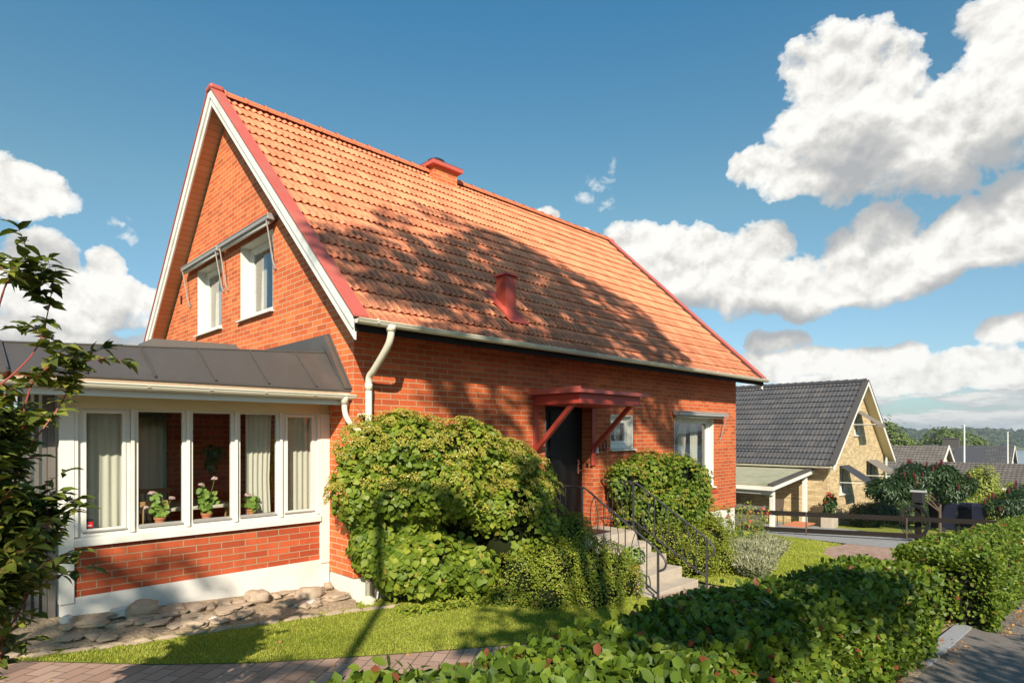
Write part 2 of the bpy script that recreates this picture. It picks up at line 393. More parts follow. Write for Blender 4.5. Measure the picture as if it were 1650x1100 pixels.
def leaves(name, pos, nrm, size, mat, parent=None, shape='oval', tang=None, jit=.6, droop=.3, tone=None, seed=1):
    g = np.random.default_rng(seed); N = len(pos)
    n = unit(nrm + g.normal(0, jit * .6, (N, 3)))
    t = (tang if tang is not None else np.zeros((N, 3))) + g.normal(0, .6, (N, 3)) * (1 if tang is None else jit) + np.array([0, 0, -droop])
    t = unit(t - n * np.sum(t * n, 1, keepdims=True)); b = np.cross(n, t)
    tv, tf = TPL[shape]; tv = np.array(tv, float); k = len(tv)
    size = np.broadcast_to(np.asarray(size, float), (N,)) * g.uniform(.72, 1.25, N)
    V = pos[:, None, :] + size[:, None, None] * (tv[None, :, 0:1] * t[:, None, :] + tv[None, :, 1:2] * b[:, None, :] + tv[None, :, 2:3] * n[:, None, :])
    V = V.reshape(-1, 3)
    off = world_loc(parent) if parent else Vector((0, 0, 0)); V = V - np.array(off)
    lens = [len(f) for f in tf]; flat = np.concatenate([np.array(f) for f in tf])
    loops = (np.arange(N)[:, None] * k + flat[None, :]).reshape(-1)
    tot = np.tile(lens, N); start = np.concatenate([[0], np.cumsum(tot)[:-1]])
    me = bpy.data.meshes.new(name)
    me.vertices.add(len(V)); me.loops.add(len(loops)); me.polygons.add(len(tot))
    me.vertices.foreach_set('co', V.astype(np.float32).ravel())
    me.loops.foreach_set('vertex_index', loops.astype(np.int32))
    me.polygons.foreach_set('loop_start', start.astype(np.int32))
    me.update(calc_edges=True)
    ca = me.color_attributes.new('leafcol', 'FLOAT_COLOR', 'POINT')
    c = np.ones((N, 4)); tn = .5 if tone is None else tone
    c[:, 0] = np.clip(tn + g.normal(0, .2, N), 0, 1); c[:, 1] = g.uniform(0, 1, N); c[:, 2] = g.uniform(0, 1, N)
    ca.data.foreach_set('color', np.repeat(c, k, 0).astype(np.float32).ravel())
    me.materials.append(mat); me.validate()
    o = bpy.data.objects.new(name, me); COL.objects.link(o)
    if parent: o.parent = parent
    return o

_K = np.random.default_rng(5).normal(0, 1, (24, 3)); _PH = np.random.default_rng(6).uniform(0, 6.28, 24)
def snoise(p, freq):       # cheap smooth noise, about -1..1
    s = np.zeros(len(p))
    for i in range(8): s += np.sin(p @ (_K[i] * freq) + _PH[i])
    for i in range(8, 16): s += .5 * np.sin(p @ (_K[i] * freq * 2.1) + _PH[i])
    return s / 4.5
def blob_pts(blobs, n, depth=.25, lump=.12, freq=3., gap=None, seed=3, zmin=None, ymax=None, inner=.72):
    g = np.random.default_rng(seed); B = np.array(blobs, float); c = B[:, :3]; r = B[:, 3:6]
    w = (r[:, 0] * r[:, 1] + r[:, 1] * r[:, 2] + r[:, 0] * r[:, 2]); w /= w.sum()
    P = []; Nn = []; cnt = 0
    while cnt < n:
        m = int((n - cnt) * 2.2) + 200
        i = g.choice(len(B), m, p=w); d = unit(g.normal(0, 1, (m, 3)))
        k = 1 - depth * g.random(m) ** 1.8 + np.where(g.random(m) > .95, g.uniform(.04, .22, m), 0)
        p = c[i] + r[i] * d * k[:, None]
        p = p + (r[i] * d) * (lump * snoise(p, freq))[:, None]
        nn = unit(d / r[i]); ok = np.ones(m, bool)
        for j in range(len(B)):
            q = np.linalg.norm((p - c[j]) / r[j], axis=1); ok &= (q > inner) | (i == j)
        if gap is not None: ok &= snoise(p + 7.3, gap[0]) < gap[1] + .25 * g.normal(0, 1, m)
        if zmin is not None: ok &= p[:, 2] > zmin - .067 * p[:, 0]
        if ymax is not None: ok &= p[:, 1] < ymax
        P.append(p[ok]); Nn.append(nn[ok]); cnt += ok.sum()
    return np.concatenate(P)[:n], np.concatenate(Nn)[:n]
def blob_core(name, blobs, parent, k=.74, mat=None, ymax=None):  # solid dark hull added inside the leaves, in place of real branches
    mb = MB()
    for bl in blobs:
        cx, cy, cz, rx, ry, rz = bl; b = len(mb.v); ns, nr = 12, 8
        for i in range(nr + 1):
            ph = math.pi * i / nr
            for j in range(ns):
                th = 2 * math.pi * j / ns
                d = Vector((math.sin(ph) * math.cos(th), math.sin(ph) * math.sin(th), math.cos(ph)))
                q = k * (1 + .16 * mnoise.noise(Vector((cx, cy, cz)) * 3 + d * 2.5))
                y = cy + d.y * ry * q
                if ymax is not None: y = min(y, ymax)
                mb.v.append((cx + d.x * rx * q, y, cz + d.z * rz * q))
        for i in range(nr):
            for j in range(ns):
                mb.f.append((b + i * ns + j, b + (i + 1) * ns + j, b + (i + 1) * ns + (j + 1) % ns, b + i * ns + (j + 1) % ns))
    return mb.build(name, mat or M['dark_fill'], parent, smooth=True)

def cat_line(p):   # smooth polyline through points
    out = []; p = [Vector(q) for q in p]
    for i in range(len(p) - 1):
        p0 = p[max(i - 1, 0)]; p1 = p[i]; p2 = p[i + 1]; p3 = p[min(i + 2, len(p) - 1)]
        for k in range(6):
            t = k / 6
            out.append(.5 * ((2 * p1) + (p2 - p0) * t + (2 * p0 - 5 * p1 + 4 * p2 - p3) * t * t + (3 * p1 - p0 - 3 * p2 + p3) * t ** 3))
    out.append(p[-1]); return out

# ------------------------------------------------------------------ camera
cam = bpy.data.cameras.new('camera'); camo = bpy.data.objects.new('camera', cam); COL.objects.link(camo)
camo.location = (-3.775, -6.532, 2.05); camo.rotation_euler = (R(90), 0, -math.atan2(.703, .711))
cam.sensor_width = 36; cam.lens = 975 / 1650 * 36; cam.shift_y = (699 - 550) / 1650
cam.clip_start = .05; cam.clip_end = 20000
scn.camera = camo

# ------------------------------------------------------------------ sun and sky
sd = Vector((.87, 1., -.84)).normalized()        # direction the light travels
sun = bpy.data.lights.new('sun', 'SUN'); suno = bpy.data.objects.new('sun', sun); COL.objects.link(suno)
suno.rotation_euler = sd.to_track_quat('-Z', 'Y').to_euler(); suno.location = (0, -30, 30)
sun.energy = 5.0; sun.angle = R(.55); sun.color = (1., .89, .73)
elev = math.asin(-sd.z); az = math.atan2(-sd.x, -sd.y)      # azimuth from +Y towards +X

def build_world():
    w = bpy.data.worlds.new('World'); scn.world = w; w.use_nodes = True
    t = NT.__new__(NT); t.t = w.node_tree; t.t.nodes.clear()
    out = t.t.nodes.new('ShaderNodeOutputWorld'); bg = t.t.nodes.new('ShaderNodeBackground')
    sky = t.t.nodes.new('ShaderNodeTexSky'); sky.sky_type = 'NISHITA'; sky.sun_disc = False
    sky.sun_elevation = elev; sky.sun_rotation = az; sky.air_density = 1.0; sky.dust_density = .6; sky.ozone_density = 2.2; sky.altitude = 50
    d = t.gen(); d = t.n('TexCoord').outputs['Generated']
    geo = t.n('SeparateXYZ', Vector=d)
    x, y, z = geo.outputs
    fx = t.math('ADD', t.math('MULTIPLY', x, .711), t.math('MULTIPLY', y, -.703))
    fy = t.math('ADD', t.math('MULTIPLY', x, .703), t.math('MULTIPLY', y, .711))
    th = t.math('ARCTAN2', fx, fy)
    hz = t.math('DIVIDE', z, t.math('MAXIMUM', t.math('SQRT', t.math('ADD', t.math('MULTIPLY', x, x), t.math('MULTIPLY', y, y))), .02))
    comb = t.n('CombineXYZ'); t.set(comb.inputs[0], th); t.set(comb.inputs[1], hz)
    P = comb.outputs[0]
    def A(px, py, rx, ry, rot=0):
        a = math.atan((px - 825) / 975); ca = math.cos(a)
        return (a, (699 - py) / 975 * ca, rx / 975 * ca * ca, ry / 975 * ca, rot)
    BL = [A(*b) for b in [
        (1350, 130, 92, 82), (1430, 150, 62, 80), (1300, 205, 55, 60), (1480, 235, 120, 95), (1370, 240, 100, 85), (1235, 270, 62, 32), (1310, 285, 75, 38),
        (1580, 190, 120, 85), (1640, 60, 85, 95), (1590, 40, 45, 60), (1660, 150, 90, 110), (1560, 222, 100, 28),
        (1055, 405, 85, 55), (1125, 415, 62, 45), (1060, 455, 110, 55), (1230, 405, 58, 45), (1160, 460, 90, 50), (1270, 455, 100, 60), (1360, 420, 60, 45),
        (1440, 365, 60, 42), (1380, 450, 110, 42), (1480, 410, 100, 55), (1560, 355, 72, 38), (1628, 318, 56, 42), (1600, 388, 110, 42), (1660, 350, 70, 70),
        (880, 352, 22, 14), (935, 374, 18, 11),
        (1255, 552, 50, 18), (1300, 580, 60, 24), (1385, 585, 75, 26), (1460, 575, 40, 24), (1500, 598, 90, 26), (1560, 575, 55, 26), (1615, 590, 60, 32),
        (1240, 592, 50, 22), (1420, 622, 230, 14), (1620, 525, 62, 20),
        (55, 300, 78, 40), (20, 325, 60, 30), (60, 410, 75, 42), (20, 450, 70, 60), (165, 425, 36, 32), (190, 470, 42, 35), (110, 490, 120, 75), (228, 475, 38, 26), (100, 545, 160, 30)]]
    BIG = [A(*b) for b in [(1370, 170, 110, 100), (1460, 230, 130, 90), (1330, 270, 100, 50), (1600, 170, 130, 110), (1080, 430, 100, 60), (1240, 440, 110, 60), (1400, 430, 120, 55), (1580, 370, 130, 70), (1320, 590, 110, 28), (1540, 595, 120, 30), (60, 310, 80, 40), (70, 470, 110, 80), (190, 470, 60, 70)]]
    WI = [A(*b) for b in [(990, 262, 13, 38), (968, 292, 34, 17), (940, 318, 24, 15), (982, 325, 24, 14), (192, 352, 32, 14), (200, 372, 22, 12)]]
    def field(V, BLS):
        f = None
        for (cx, cy, rx, ry, _) in BLS:
            m = t.n('Mapping', Vector=V, Location=(-cx / rx, -cy / ry, 0), Scale=(1 / rx, 1 / ry, 0)).outputs[0]
            q = t.n('VectorMath', operation='LENGTH'); t.set(q.inputs[0], m)
            if f is None: f = q.outputs[1]
            else:
                s = t.n('Math', operation='SMOOTH_MIN'); t.set(s.inputs[0], f); t.set(s.inputs[1], q.outputs[1]); s.inputs[2].default_value = .2; f = s.outputs[0]
        return t.math('SUBTRACT', 1., f)
    def wfield(V):
        f = None
        for (cx, cy, rx, ry, _) in WI:
            m = t.n('Mapping', Vector=V, Location=(-cx / rx, -cy / ry, 0), Scale=(1 / rx, 1 / ry, 0)).outputs[0]
            q = t.n('VectorMath', operation='LENGTH'); t.set(q.inputs[0], m)
            f = q.outputs[1] if f is None else t.math('MINIMUM', f, q.outputs[1])
        return t.math('SUBTRACT', 1., f)
    def bill(V, s):      # billowy detail
        nz = t.noise(V, s * .55, 9, .62)
        vo = t.n('TexVoronoi', Vector=V, Scale=s); vo.inputs['Detail'].default_value = 3.; vo.inputs['Roughness'].default_value = .5; vo.normalize = True
        return t.math('SUBTRACT', t.math('MULTIPLY', nz, 1.5), t.math('MULTIPLY', vo.outputs['Distance'], .9))
    warpn = t.n('TexNoise', Vector=P, Scale=9., Detail=5.)
    wv = t.n('VectorMath', operation='SUBTRACT'); t.set(wv.inputs[0], warpn.outputs['Color']); wv.inputs[1].default_value = (.5, .5, .5)
    ws = t.n('VectorMath', operation='SCALE'); t.set(ws.inputs[0], wv.outputs[0]); ws.inputs['Scale'].default_value = .045
    wp = t.n('VectorMath', operation='ADD'); t.set(wp.inputs[0], P); t.set(wp.inputs[1], ws.outputs[0]); W = wp.outputs[0]
    b0 = bill(W, 17.)
    up = t.n('VectorMath', operation='ADD'); t.set(up.inputs[0], W); up.inputs[1].default_value = (-.004, .016, 0)
    b1 = bill(up.outputs[0], 17.)
    f0 = field(W, BL)
    up2 = t.n('VectorMath', operation='ADD'); t.set(up2.inputs[0], W); up2.inputs[1].default_value = (.0, .085, 0)
    f1 = field(up2.outputs[0], BIG)
    d0 = t.math('ADD', f0, t.math('MULTIPLY', t.math('SUBTRACT', b0, .41), 1.35))
    alpha = t.ramp(d0, [(-0.0, (0, 0, 0)), (.09, (.66, .66, .66)), (.26, (1, 1, 1))])
    lit = t.math('ADD', t.math('MULTIPLY', t.math('SUBTRACT', b0, b1), 1.25), .73)
    lit = t.math('SUBTRACT', lit, t.math('MULTIPLY', t.math('MAXIMUM', t.math('SUBTRACT', t.math('ADD', f1, .18), t.math('MULTIPLY', f0, .55)), 0.), 1.05))
    shade = t.ramp(lit, [(.0, (.44, .455, .465)), (.25, (.54, .545, .54)), (.48, (.69, .68, .65)), (.66, (.86, .845, .80)), (.82, (.98, .965, .92))])
    # thin wisps and the flat band of far clouds over the horizon
    wi = t.math('ADD', wfield(W), t.math('MULTIPLY', t.math('SUBTRACT', t.noise(P, 38., 9, .68, .8), .60), 4.0))
    wa = t.ramp(wi, [(.0, (0, 0, 0)), (1.1, (.75, .75, .75))])
    fb = t.mapping(P, (5., 22., 1.))
    n3 = t.noise(fb, 1.6, 9, .62); fb2 = t.mapping(P, (5., 22., 1.), (0, .18, 0)); n4 = t.noise(fb2, 1.6, 9, .62)
    band = t.ramp(hz, [(0., (.16, .16, .16)), (.06, (.13, .13, .13)), (.10, (.02, .02, .02)), (.14, (0, 0, 0))])
    fbd = t.math('ADD', n3, band)
    fa = t.math('MULTIPLY', t.ramp(fbd, [(.57, (0, 0, 0)), (.66, (.9, .9, .9))]), t.ramp(hz, [(.085, (1, 1, 1)), (.14, (0, 0, 0))]))
    fs = t.ramp(t.math('ADD', t.math('MULTIPLY', t.math('SUBTRACT', n3, n4), 4.), .5), [(.1, (.50, .53, .55)), (.5, (.66, .67, .66)), (.8, (.86, .84, .80))])
    # the rest of the sky, behind and above the camera: scattered cumulus
    gen = t.noise(t.mapping(P, (1.4, 2.6, 1)), 2.3, 9, .6)
    back = t.ramp(t.math('ABSOLUTE', th), [(.28, (0, 0, 0)), (.36, (1, 1, 1))])      # ramp is 0..1, so scaled below
    bt = t.math('SUBTRACT', t.math('ABSOLUTE', th), .95, ); bt = t.math('MULTIPLY', bt, 4., True)
    ga = t.math('MULTIPLY', t.ramp(gen, [(.60, (0, 0, 0)), (.70, (.95, .95, .95))]), bt)
    K = 7.7
    col = t.mix(1., sky.outputs[0], t.ramp(hz, [(0., (.52, .68, .80)), (.10, (.74, .86, .90)), (.36, (.80, 1.06, .90)), (.68, (.47, 1.03, 1.07))]), 'MULTIPLY')
    lp = 1.0
    def lay(col, a, c):
        k = t.mix(1., c, (K, K, K), 'MULTIPLY'); 
        return t.mix(a, col, k)
    col = lay(col, ga, (.8, .8, .78)); col = lay(col, fa, fs); col = lay(col, wa, (.92, .92, .90)); col = lay(col, alpha, shade)
    t.set(bg.inputs['Color'], col); bg.inputs['Strength'].default_value = .086
    t.t.links.new(bg.outputs[0], out.inputs['Surface'])
    w.cycles.sampling_method = 'MANUAL'; w.cycles.sample_map_resolution = 256
build_world()
scn.view_settings.view_transform = 'Standard'; scn.view_settings.look = 'None'
scn.view_settings.gamma = 1.; scn.view_settings.exposure = .68
scn.cycles.max_bounces = 8; scn.cycles.transparent_max_bounces = 16; scn.cycles.caustics_reflective = False; scn.cycles.caustics_refractive = False

# ------------------------------------------------------------------ terrain, road, paths, lawn
def sheet(name, poly, mat, lift, kind='structure', z=ground_z, cell=.5):
    """Flat polygon (x, y) list draped on the slope (a plane), lifted a little."""
    mb = MB(); mb.add([(x, y, z(x, y) + lift) for x, y in poly], [tuple(range(len(poly)))])
    o = mb.build(name, mat); return tag(o, kind=kind)
mb = MB()
XS = [-400, -60, -20, -8, 0, 10, 20, 40, 80, 120, 160, 210, 260, 700, 900, 4000]; YS = [-3000, -300, -60, -20, 0, 20, 60, 300, 3000]
def far_z(x):
    if x < -20: return 1.34
    if x < 205: return -.067 * x
    if x < 650: return -16.5
    return -13.0 if x < 800 else -11.
for y in YS:
    for x in XS: mb.v.append((x, y, far_z(x) - .03))
nx = len(XS)
for j in range(len(YS) - 1):
    for i in range(nx - 1): mb.f.append((j * nx + i, j * nx + i + 1, (j + 1) * nx + i + 1, (j + 1) * nx + i))
tag(mb.build('ground', M['terrain']), kind='structure')

def arc_pts(pts): return [(p.x, p.y) for p in cat_line([(x, y, 0) for x, y in pts])]
path_edge = [(-9, 4.2), (-5.2, 1.3), (-3.28, -.17), (-2.37, -.97), (-1.7, -1.41), (-.65, -1.89), (.5, -2.35), (2., -2.75), (3.2, -2.85), (3.5, -2.2), (3.5, -1.9)]
lawn_poly = [(-5.2, 1.3), (-3.28, -.17), (-2.37, -.97), (-1.7, -1.41), (-.65, -1.89), (.5, -2.35), (2., -2.75), (3.3, -2.95), (3.55, -1.5), (3.6, 0.), (0., 0.), (-.1, .6), (-5.2, 1.4)]
sheet('lawn', lawn_poly, M['lawn'], .012)
lawn2 = [(5.6, -4.4), (5.2, -2.2), (5.4, -1.4), (5.4, 0.), (10.3, 0.), (10.4, 4), (14.6, 4), (14.3, .4), (14.0, -1.2), (12.6, -1.25), (11.3, -1.6), (10.4, -2.2), (9.9, -3.1), (9.9, -4.4)]
sheet('side_lawn', lawn2, M['lawn'], .012)
sheet('brick_path', [(-9, 4.2), (-5.2, 1.3), (-3.28, -.17), (-2.37, -.97), (-1.7, -1.41), (-.65, -1.89), (.5, -2.35), (2., -2.75), (3.3, -2.95), (3.6, -1.9), (5.2, -1.9), (5.5, -5.0),
                     (3.6, -5.0), (3.4, -4.1), (-2.2, -3.5), (-5, -2.4), (-9, .5)], M['paver'], .008)
sheet('patio', [(14.0, -1.2), (12.6, -1.25), (11.3, -1.6), (10.4, -2.2), (9.9, -3.1), (9.9, -4.3), (14.6, -4.3), (14.6, -1.2)], M['paver'], .016)
sheet('gravel_drive', [(14.4, 8), (14.4, -1.2), (14.62, -2.4), (14.62, -4.4), (19.2, -4.4), (19.6, -1.2), (19.9, 8)], M['gravel'], .020)
sheet('neighbour_lawn', [(19.9, 8), (19.6, -1.2), (19.2, -4.4), (45, -4.4), (45, 8)], M['lawn'], .004)
sheet('road', [(-40, -11.2), (-40, -5.2), (60, -5.2), (60, -11.2)], M['asphalt'], .006)
sheet('verge', [(-40, -5.2), (-40, -4.0), (3.4, -4.0), (3.6, -5.2)], M['soil'], .001)
sheet('verge_soil', [(5.5, -5.2), (5.5, -4.2), (60, -4.2), (60, -5.2)], M['soil'], .001)
tag(MB().box(3.3, 5.9, -5.2, -5.03, 0, .01).build('kerb', M['kerb']), kind='structure')
kb = bpy.data.objects['kerb']
for v in kb.data.vertices: v.co.z += ground_z(v.co.x) + (.012 if v.co.z > .005 else -.05)
# lake and far shore
tag(MB().box(215, 760, -2500, 2500, -13.6, -13.0).build('lake', (lambda t: t.done(t.bsdf((.10, .16, .20), .22, t.bump(t.noise(t.mapping(t.gen(), (.5, .12, 1)), 1.2, 4), .35, .4), spec=.5)))(NT('lake_water'))), kind='structure')

# grass blades (nobody could count them)
def grass_patch(name, poly, n, h, seed, extra=None):
    g = np.random.default_rng(seed); P = np.array(poly); lo, hi = P.min(0), P.max(0); pts = g.uniform(lo, hi, (n * 2, 2))
    def inside(q):
        c = np.zeros(len(q), bool)
        for i in range(len(P)):
            a, b = P[i], P[(i + 1) % len(P)]
            with np.errstate(divide='ignore', invalid='ignore'):
                m = ((a[1] > q[:, 1]) != (b[1] > q[:, 1])) & (q[:, 0] < (b[0] - a[0]) * (q[:, 1] - a[1]) / (b[1] - a[1]) + a[0])
            c ^= m
        return c
    pts = pts[inside(pts)][:n]
    p3 = np.column_stack([pts, -.067 * pts[:, 0] + .01])
    tone = np.clip(.5 + .28 * snoise(p3, 1.6) + .12 * snoise(p3, 6.), 0, 1)
    nn = g.normal(0, 1, (len(p3), 3)); nn[:, 2] *= .2
    o = leaves(name, p3, unit(nn), h, M['grass'], shape='lance', tang=np.tile([0, 0, 1.], (len(p3), 1)), jit=.75, droop=-.35, tone=tone, seed=seed)
    return o
tag(grass_patch('lawn_grass', lawn_poly, 170000, .024, 5), 'short mown grass of the front lawn', 'grass', kind='stuff')
tag(grass_patch('side_lawn_grass', lawn2, 90000, .045, 6), 'sunlit grass beside the house end', 'grass', kind='stuff')

# ------------------------------------------------------------------ wall helpers
def FY(plane): return lambda u, n, z: (u, plane - n, z)       # faces -Y
def FX(plane): return lambda u, n, z: (plane - n, u, z)       # faces -X
def wall(mb, F, u0, u1, z0, top, holes=(), depth=.12, breaks=()):
    tf = top if callable(top) else (lambda u: top)
    us = sorted(set([u0, u1] + list(breaks) + [h[0] for h in holes] + [h[1] for h in holes]))
    zs = sorted(set([z0] + [h[2] for h in holes] + [h[3] for h in holes]))
    for a, b in zip(us, us[1:]):
        ztop = min(tf(a), tf(b))
        zz = [z for z in zs if z < ztop - .01] 
        for i, z in enumerate(zz):
            last = i == len(zz) - 1
            m = (a + b) / 2; zm = z + .01
            if any(h[0] < m < h[1] and h[2] <= zm < h[3] for h in holes): continue
            if last: mb.add([F(a, 0, z), F(b, 0, z), F(b, 0, tf(b)), F(a, 0, tf(a))], [(0, 1, 2, 3)])
            else: mb.add([F(a, 0, z), F(b, 0, z), F(b, 0, zz[i + 1]), F(a, 0, zz[i + 1])], [(0, 1, 2, 3)])
    for h in holes:
        a, b, c, d = h[:4]; dp = h[4] if len(h) > 4 else depth
        mb.add([F(a, 0, c), F(a, 0, d), F(a, -dp, d), F(a, -dp, c)], [(0, 1, 2, 3)])
        mb.add([F(b, 0, c), F(b, 0, d), F(b, -dp, d), F(b, -dp, c)], [(3, 2, 1, 0)])
        mb.add([F(a, 0, d), F(b, 0, d), F(b, -dp, d), F(a, -dp, d)], [(0, 1, 2, 3)])
        mb.add([F(a, 0, c), F(b, 0, c), F(b, -dp, c), F(a, -dp, c)], [(3, 2, 1, 0)])
def fbox(mb, F, u0, u1, n0, n1, z0, z1):
    p = [F(u, n, z) for u in (u0, u1) for n in (n0, n1) for z in (z0, z1)]
    xs, ys, zs = zip(*p); return mb.box(min(xs), max(xs), min(ys), max(ys), min(zs), max(zs))
def ring(mb, F, u0, u1, z0, z1, w, n0, n1, wb=None, wt=None):
    wb = wb or w; wt = wt or w
    fbox(mb, F, u0, u0 + w, n0, n1, z0, z1); fbox(mb, F, u1 - w, u1, n0, n1, z0, z1)
    fbox(mb, F, u0 + w, u1 - w, n0, n1 - .002, z0, z0 + wb); fbox(mb, F, u0 + w, u1 - w, n0, n1 - .002, z1 - wt, z1)
def window(parent, F, u0, u1, z0, z1, rec=.10, case=.05, sash=.05, mat='white', glass='glass', sill=True, sw=.06, mull=(), trans=(), deep=True):
    fr = MB()
    if deep: ring(fr, F, u0 + .001, u1 - .001, z0 + .001, z1 - .001, .022, -rec - .03, -.004)      # painted reveal lining
    ring(fr, F, u0 + .023, u1 - .023, z0 + .023, z1 - .023, case, -rec - .07, -rec)
    for m in mull: fbox(fr, F, m - .03, m + .03, -rec - .065, -rec + .003, z0 + .03, z1 - .03)
    for m in trans: fbox(fr, F, u0 + .05, u1 - .05, -rec - .065, -rec + .003, m - .025, m + .025)
    o = fr.build('window_frame', M[mat], parent, bevel=.004)
    a, b, c, d = u0 + case + .024, u1 - case - .024, z0 + case + .024, z1 - case - .024
    sa = MB(); ring(sa, F, a, b, c, d, sash, -rec - .06, -rec - .015)
    sa.build('sash', M[mat], o, bevel=.003)
    MB().add([F(a + sash * .5, -rec - .04, c + sash * .5), F(b - sash * .5, -rec - .04, c + sash * .5), F(b - sash * .5, -rec - .04, d - sash * .5), F(a + sash * .5, -rec - .04, d - sash * .5)], [(0, 1, 2, 3)]).build('pane', M[glass], o)
    if sill:
        s = MB(); p = [F(u0 - .04, sw, z0 - .035), F(u1 + .04, sw, z0 - .035), F(u1 + .04, -rec, z0 - .01), F(u0 - .04, -rec, z0 - .01)]
        q = [(x, y, z + .022) for x, y, z in p]
        s.hexa(p + q); s.build('sill', M[mat], o)
    return o
def curtain(F, u0, u1, n, z0, z1, waves, amp, name, label, gather=0., group=None, off=0.):
    mb = MB(); N = waves * 10; K = 6
    for j in range(K + 1):
        z = z0 + (z1 - z0) * j / K
        k = 1 - gather * (1 - abs(j / K - .35) * 1.2)
        for i in range(N + 1):
            t = i / N; u = u0 + (u1 - u0) * t * (k if gather else 1)
            mb.v.append(F(u, n + amp * math.sin(t * waves * 6.283 + off) * (1 + .3 * math.sin(t * 17 + j)), z))
    for j in range(K):
        for i in range(N): a = j * (N + 1) + i; mb.f.append((a, a + 1, a + N + 2, a + N + 1))
    o = mb.build(name, M['curtain'], smooth=True); recenter(o, F((u0 + u1) / 2, n, z0))
    return tag(o, label, 'curtain', group)

# ------------------------------------------------------------------ pantile roof slope
def tiled_slope(name, parent, mat, u0, u1, e0, e1, F3, nrm, up, wave=.15, row=.355, amp=.022, step=.028, seed=1, res=8, overlap_col=2):
    """F3(u, s) -> point on the base plane, s = metres up the slope. Every row is a strip of waves whose lower edge stands proud."""
    g = np.random.default_rng(seed)
    nw = int(round((u1 - u0) / wave)); N = nw * res; nr = int(math.ceil((e1 - e0) / row))
    us = np.linspace(u0, u1, N + 1); ph = (us - u0) / wave
    prof = amp * (.5 + .5 * np.cos(2 * np.pi * ph)); prof = amp * ((prof / amp) ** .9)
    cols = (np.floor(ph / overlap_col)).astype(int)
    V = []; UV = []; C = []; F = []; n = np.array(nrm); 
    ncol = cols.max() + 2; tone = g.random((nr + 1, ncol)); t2 = g.random((nr + 1, ncol)); jit = g.normal(0, .0016, (nr + 1, ncol)); sj = g.normal(0, .004, (nr + 1, ncol)); tone = .5 + (tone - .5) * .62
    for r in range(nr):
        s0 = e0 + r * row; s1 = min(s0 + row + .03, e1 + .03)
        levels = [(s0, 1., -.011, 1.), (s0, 1., 0., 1.), (s0 + .02, 1., .0, 1.), (s0 + row * .55, .5, 0, .9), (s1, 0., 0, .2)]
        base = len(V)
        for li, (s, k, dz, pk) in enumerate(levels):
            for i in range(N + 1):
                c = cols[i]; p = np.array(F3(us[i], s + (sj[r, c] if li < 3 else 0)))
                h = prof[i] * pk + step * k + dz + jit[r, c]
                V.append(p + n * h); UV.append((us[i], s)); C.append((tone[r, c], t2[r, c], max(0, 1 - (s - e0) / 3.2), 1))
        for li in range(len(levels) - 1):
            for i in range(N):
                a = base + li * (N + 1) + i; F.append((a, a + 1, a + N + 2, a + N + 1))
    V = np.array(V); off = np.array(world_loc(parent)) if parent else np.zeros(3)
    me = bpy.data.meshes.new(name); Fa = np.array(F, np.int32)
    me.vertices.add(len(V)); me.loops.add(Fa.size); me.polygons.add(len(Fa))
    me.vertices.foreach_set('co', (V - off).astype(np.float32).ravel()); me.loops.foreach_set('vertex_index', Fa.ravel())
    me.polygons.foreach_set('loop_start', np.arange(0, Fa.size, 4, dtype=np.int32)); me.update(calc_edges=True)
    ul = me.uv_layers.new(name='UVMap'); ul.data.foreach_set('uv', np.array(UV)[Fa.ravel()].astype(np.float32).ravel())
    ca = me.color_attributes.new('tilecol', 'FLOAT_COLOR', 'POINT'); ca.data.foreach_set('color', np.array(C).astype(np.float32).ravel())
    me.polygons.foreach_set('use_smooth', np.ones(len(Fa), bool)); me.materials.append(mat)
    me.set_sharp_from_angle(angle=R(40))
    o = bpy.data.objects.new(name, me); COL.objects.link(o); o.parent = parent; return o

def gutter_run(parent, F, u0, u1, n, z, r=.062, sl=0.):
    """Half-round gutter with rolled lip along the eave; F maps (u, n, z)."""
    mb = MB(); seg = 8; b = 0
    for iu, u in enumerate((u0, u1)):
        for k in range(seg + 1):
            a = math.pi + math.pi * k / seg
            mb.v.append(F(u, n + r * math.cos(a), z + r * math.sin(a)))
        for k in range(seg + 1):
            a = 2 * math.pi - math.pi * k / seg
            mb.v.append(F(u, n + (r - .005) * math.cos(a), z + (r - .005) * math.sin(a) + .002))
    m = 2 * (seg + 1)
    for k in range(m): mb.f.append((k, (k + 1) % m, m + (k + 1) % m, m + k))
    for e in (0, m):
        for k in range(seg): mb.f.append((e + k, e + k + 1, e + m - 2 - k, e + m - 1 - k))
    for u in (u0, u1):     # closed ends
        mb.prism([F(u, n + r * math.cos(math.pi + math.pi * k / seg), z + r * math.sin(math.pi + math.pi * k / seg)) for k in range(seg + 1)], Vector(F(u + .004, 0, 0)) - Vector(F(u, 0, 0)))
    mb.tube([F(u0, n + r, z), F(u1, n + r, z)], .009, 6)
    return mb.build('gutter', M['gutter'], parent, smooth=False)

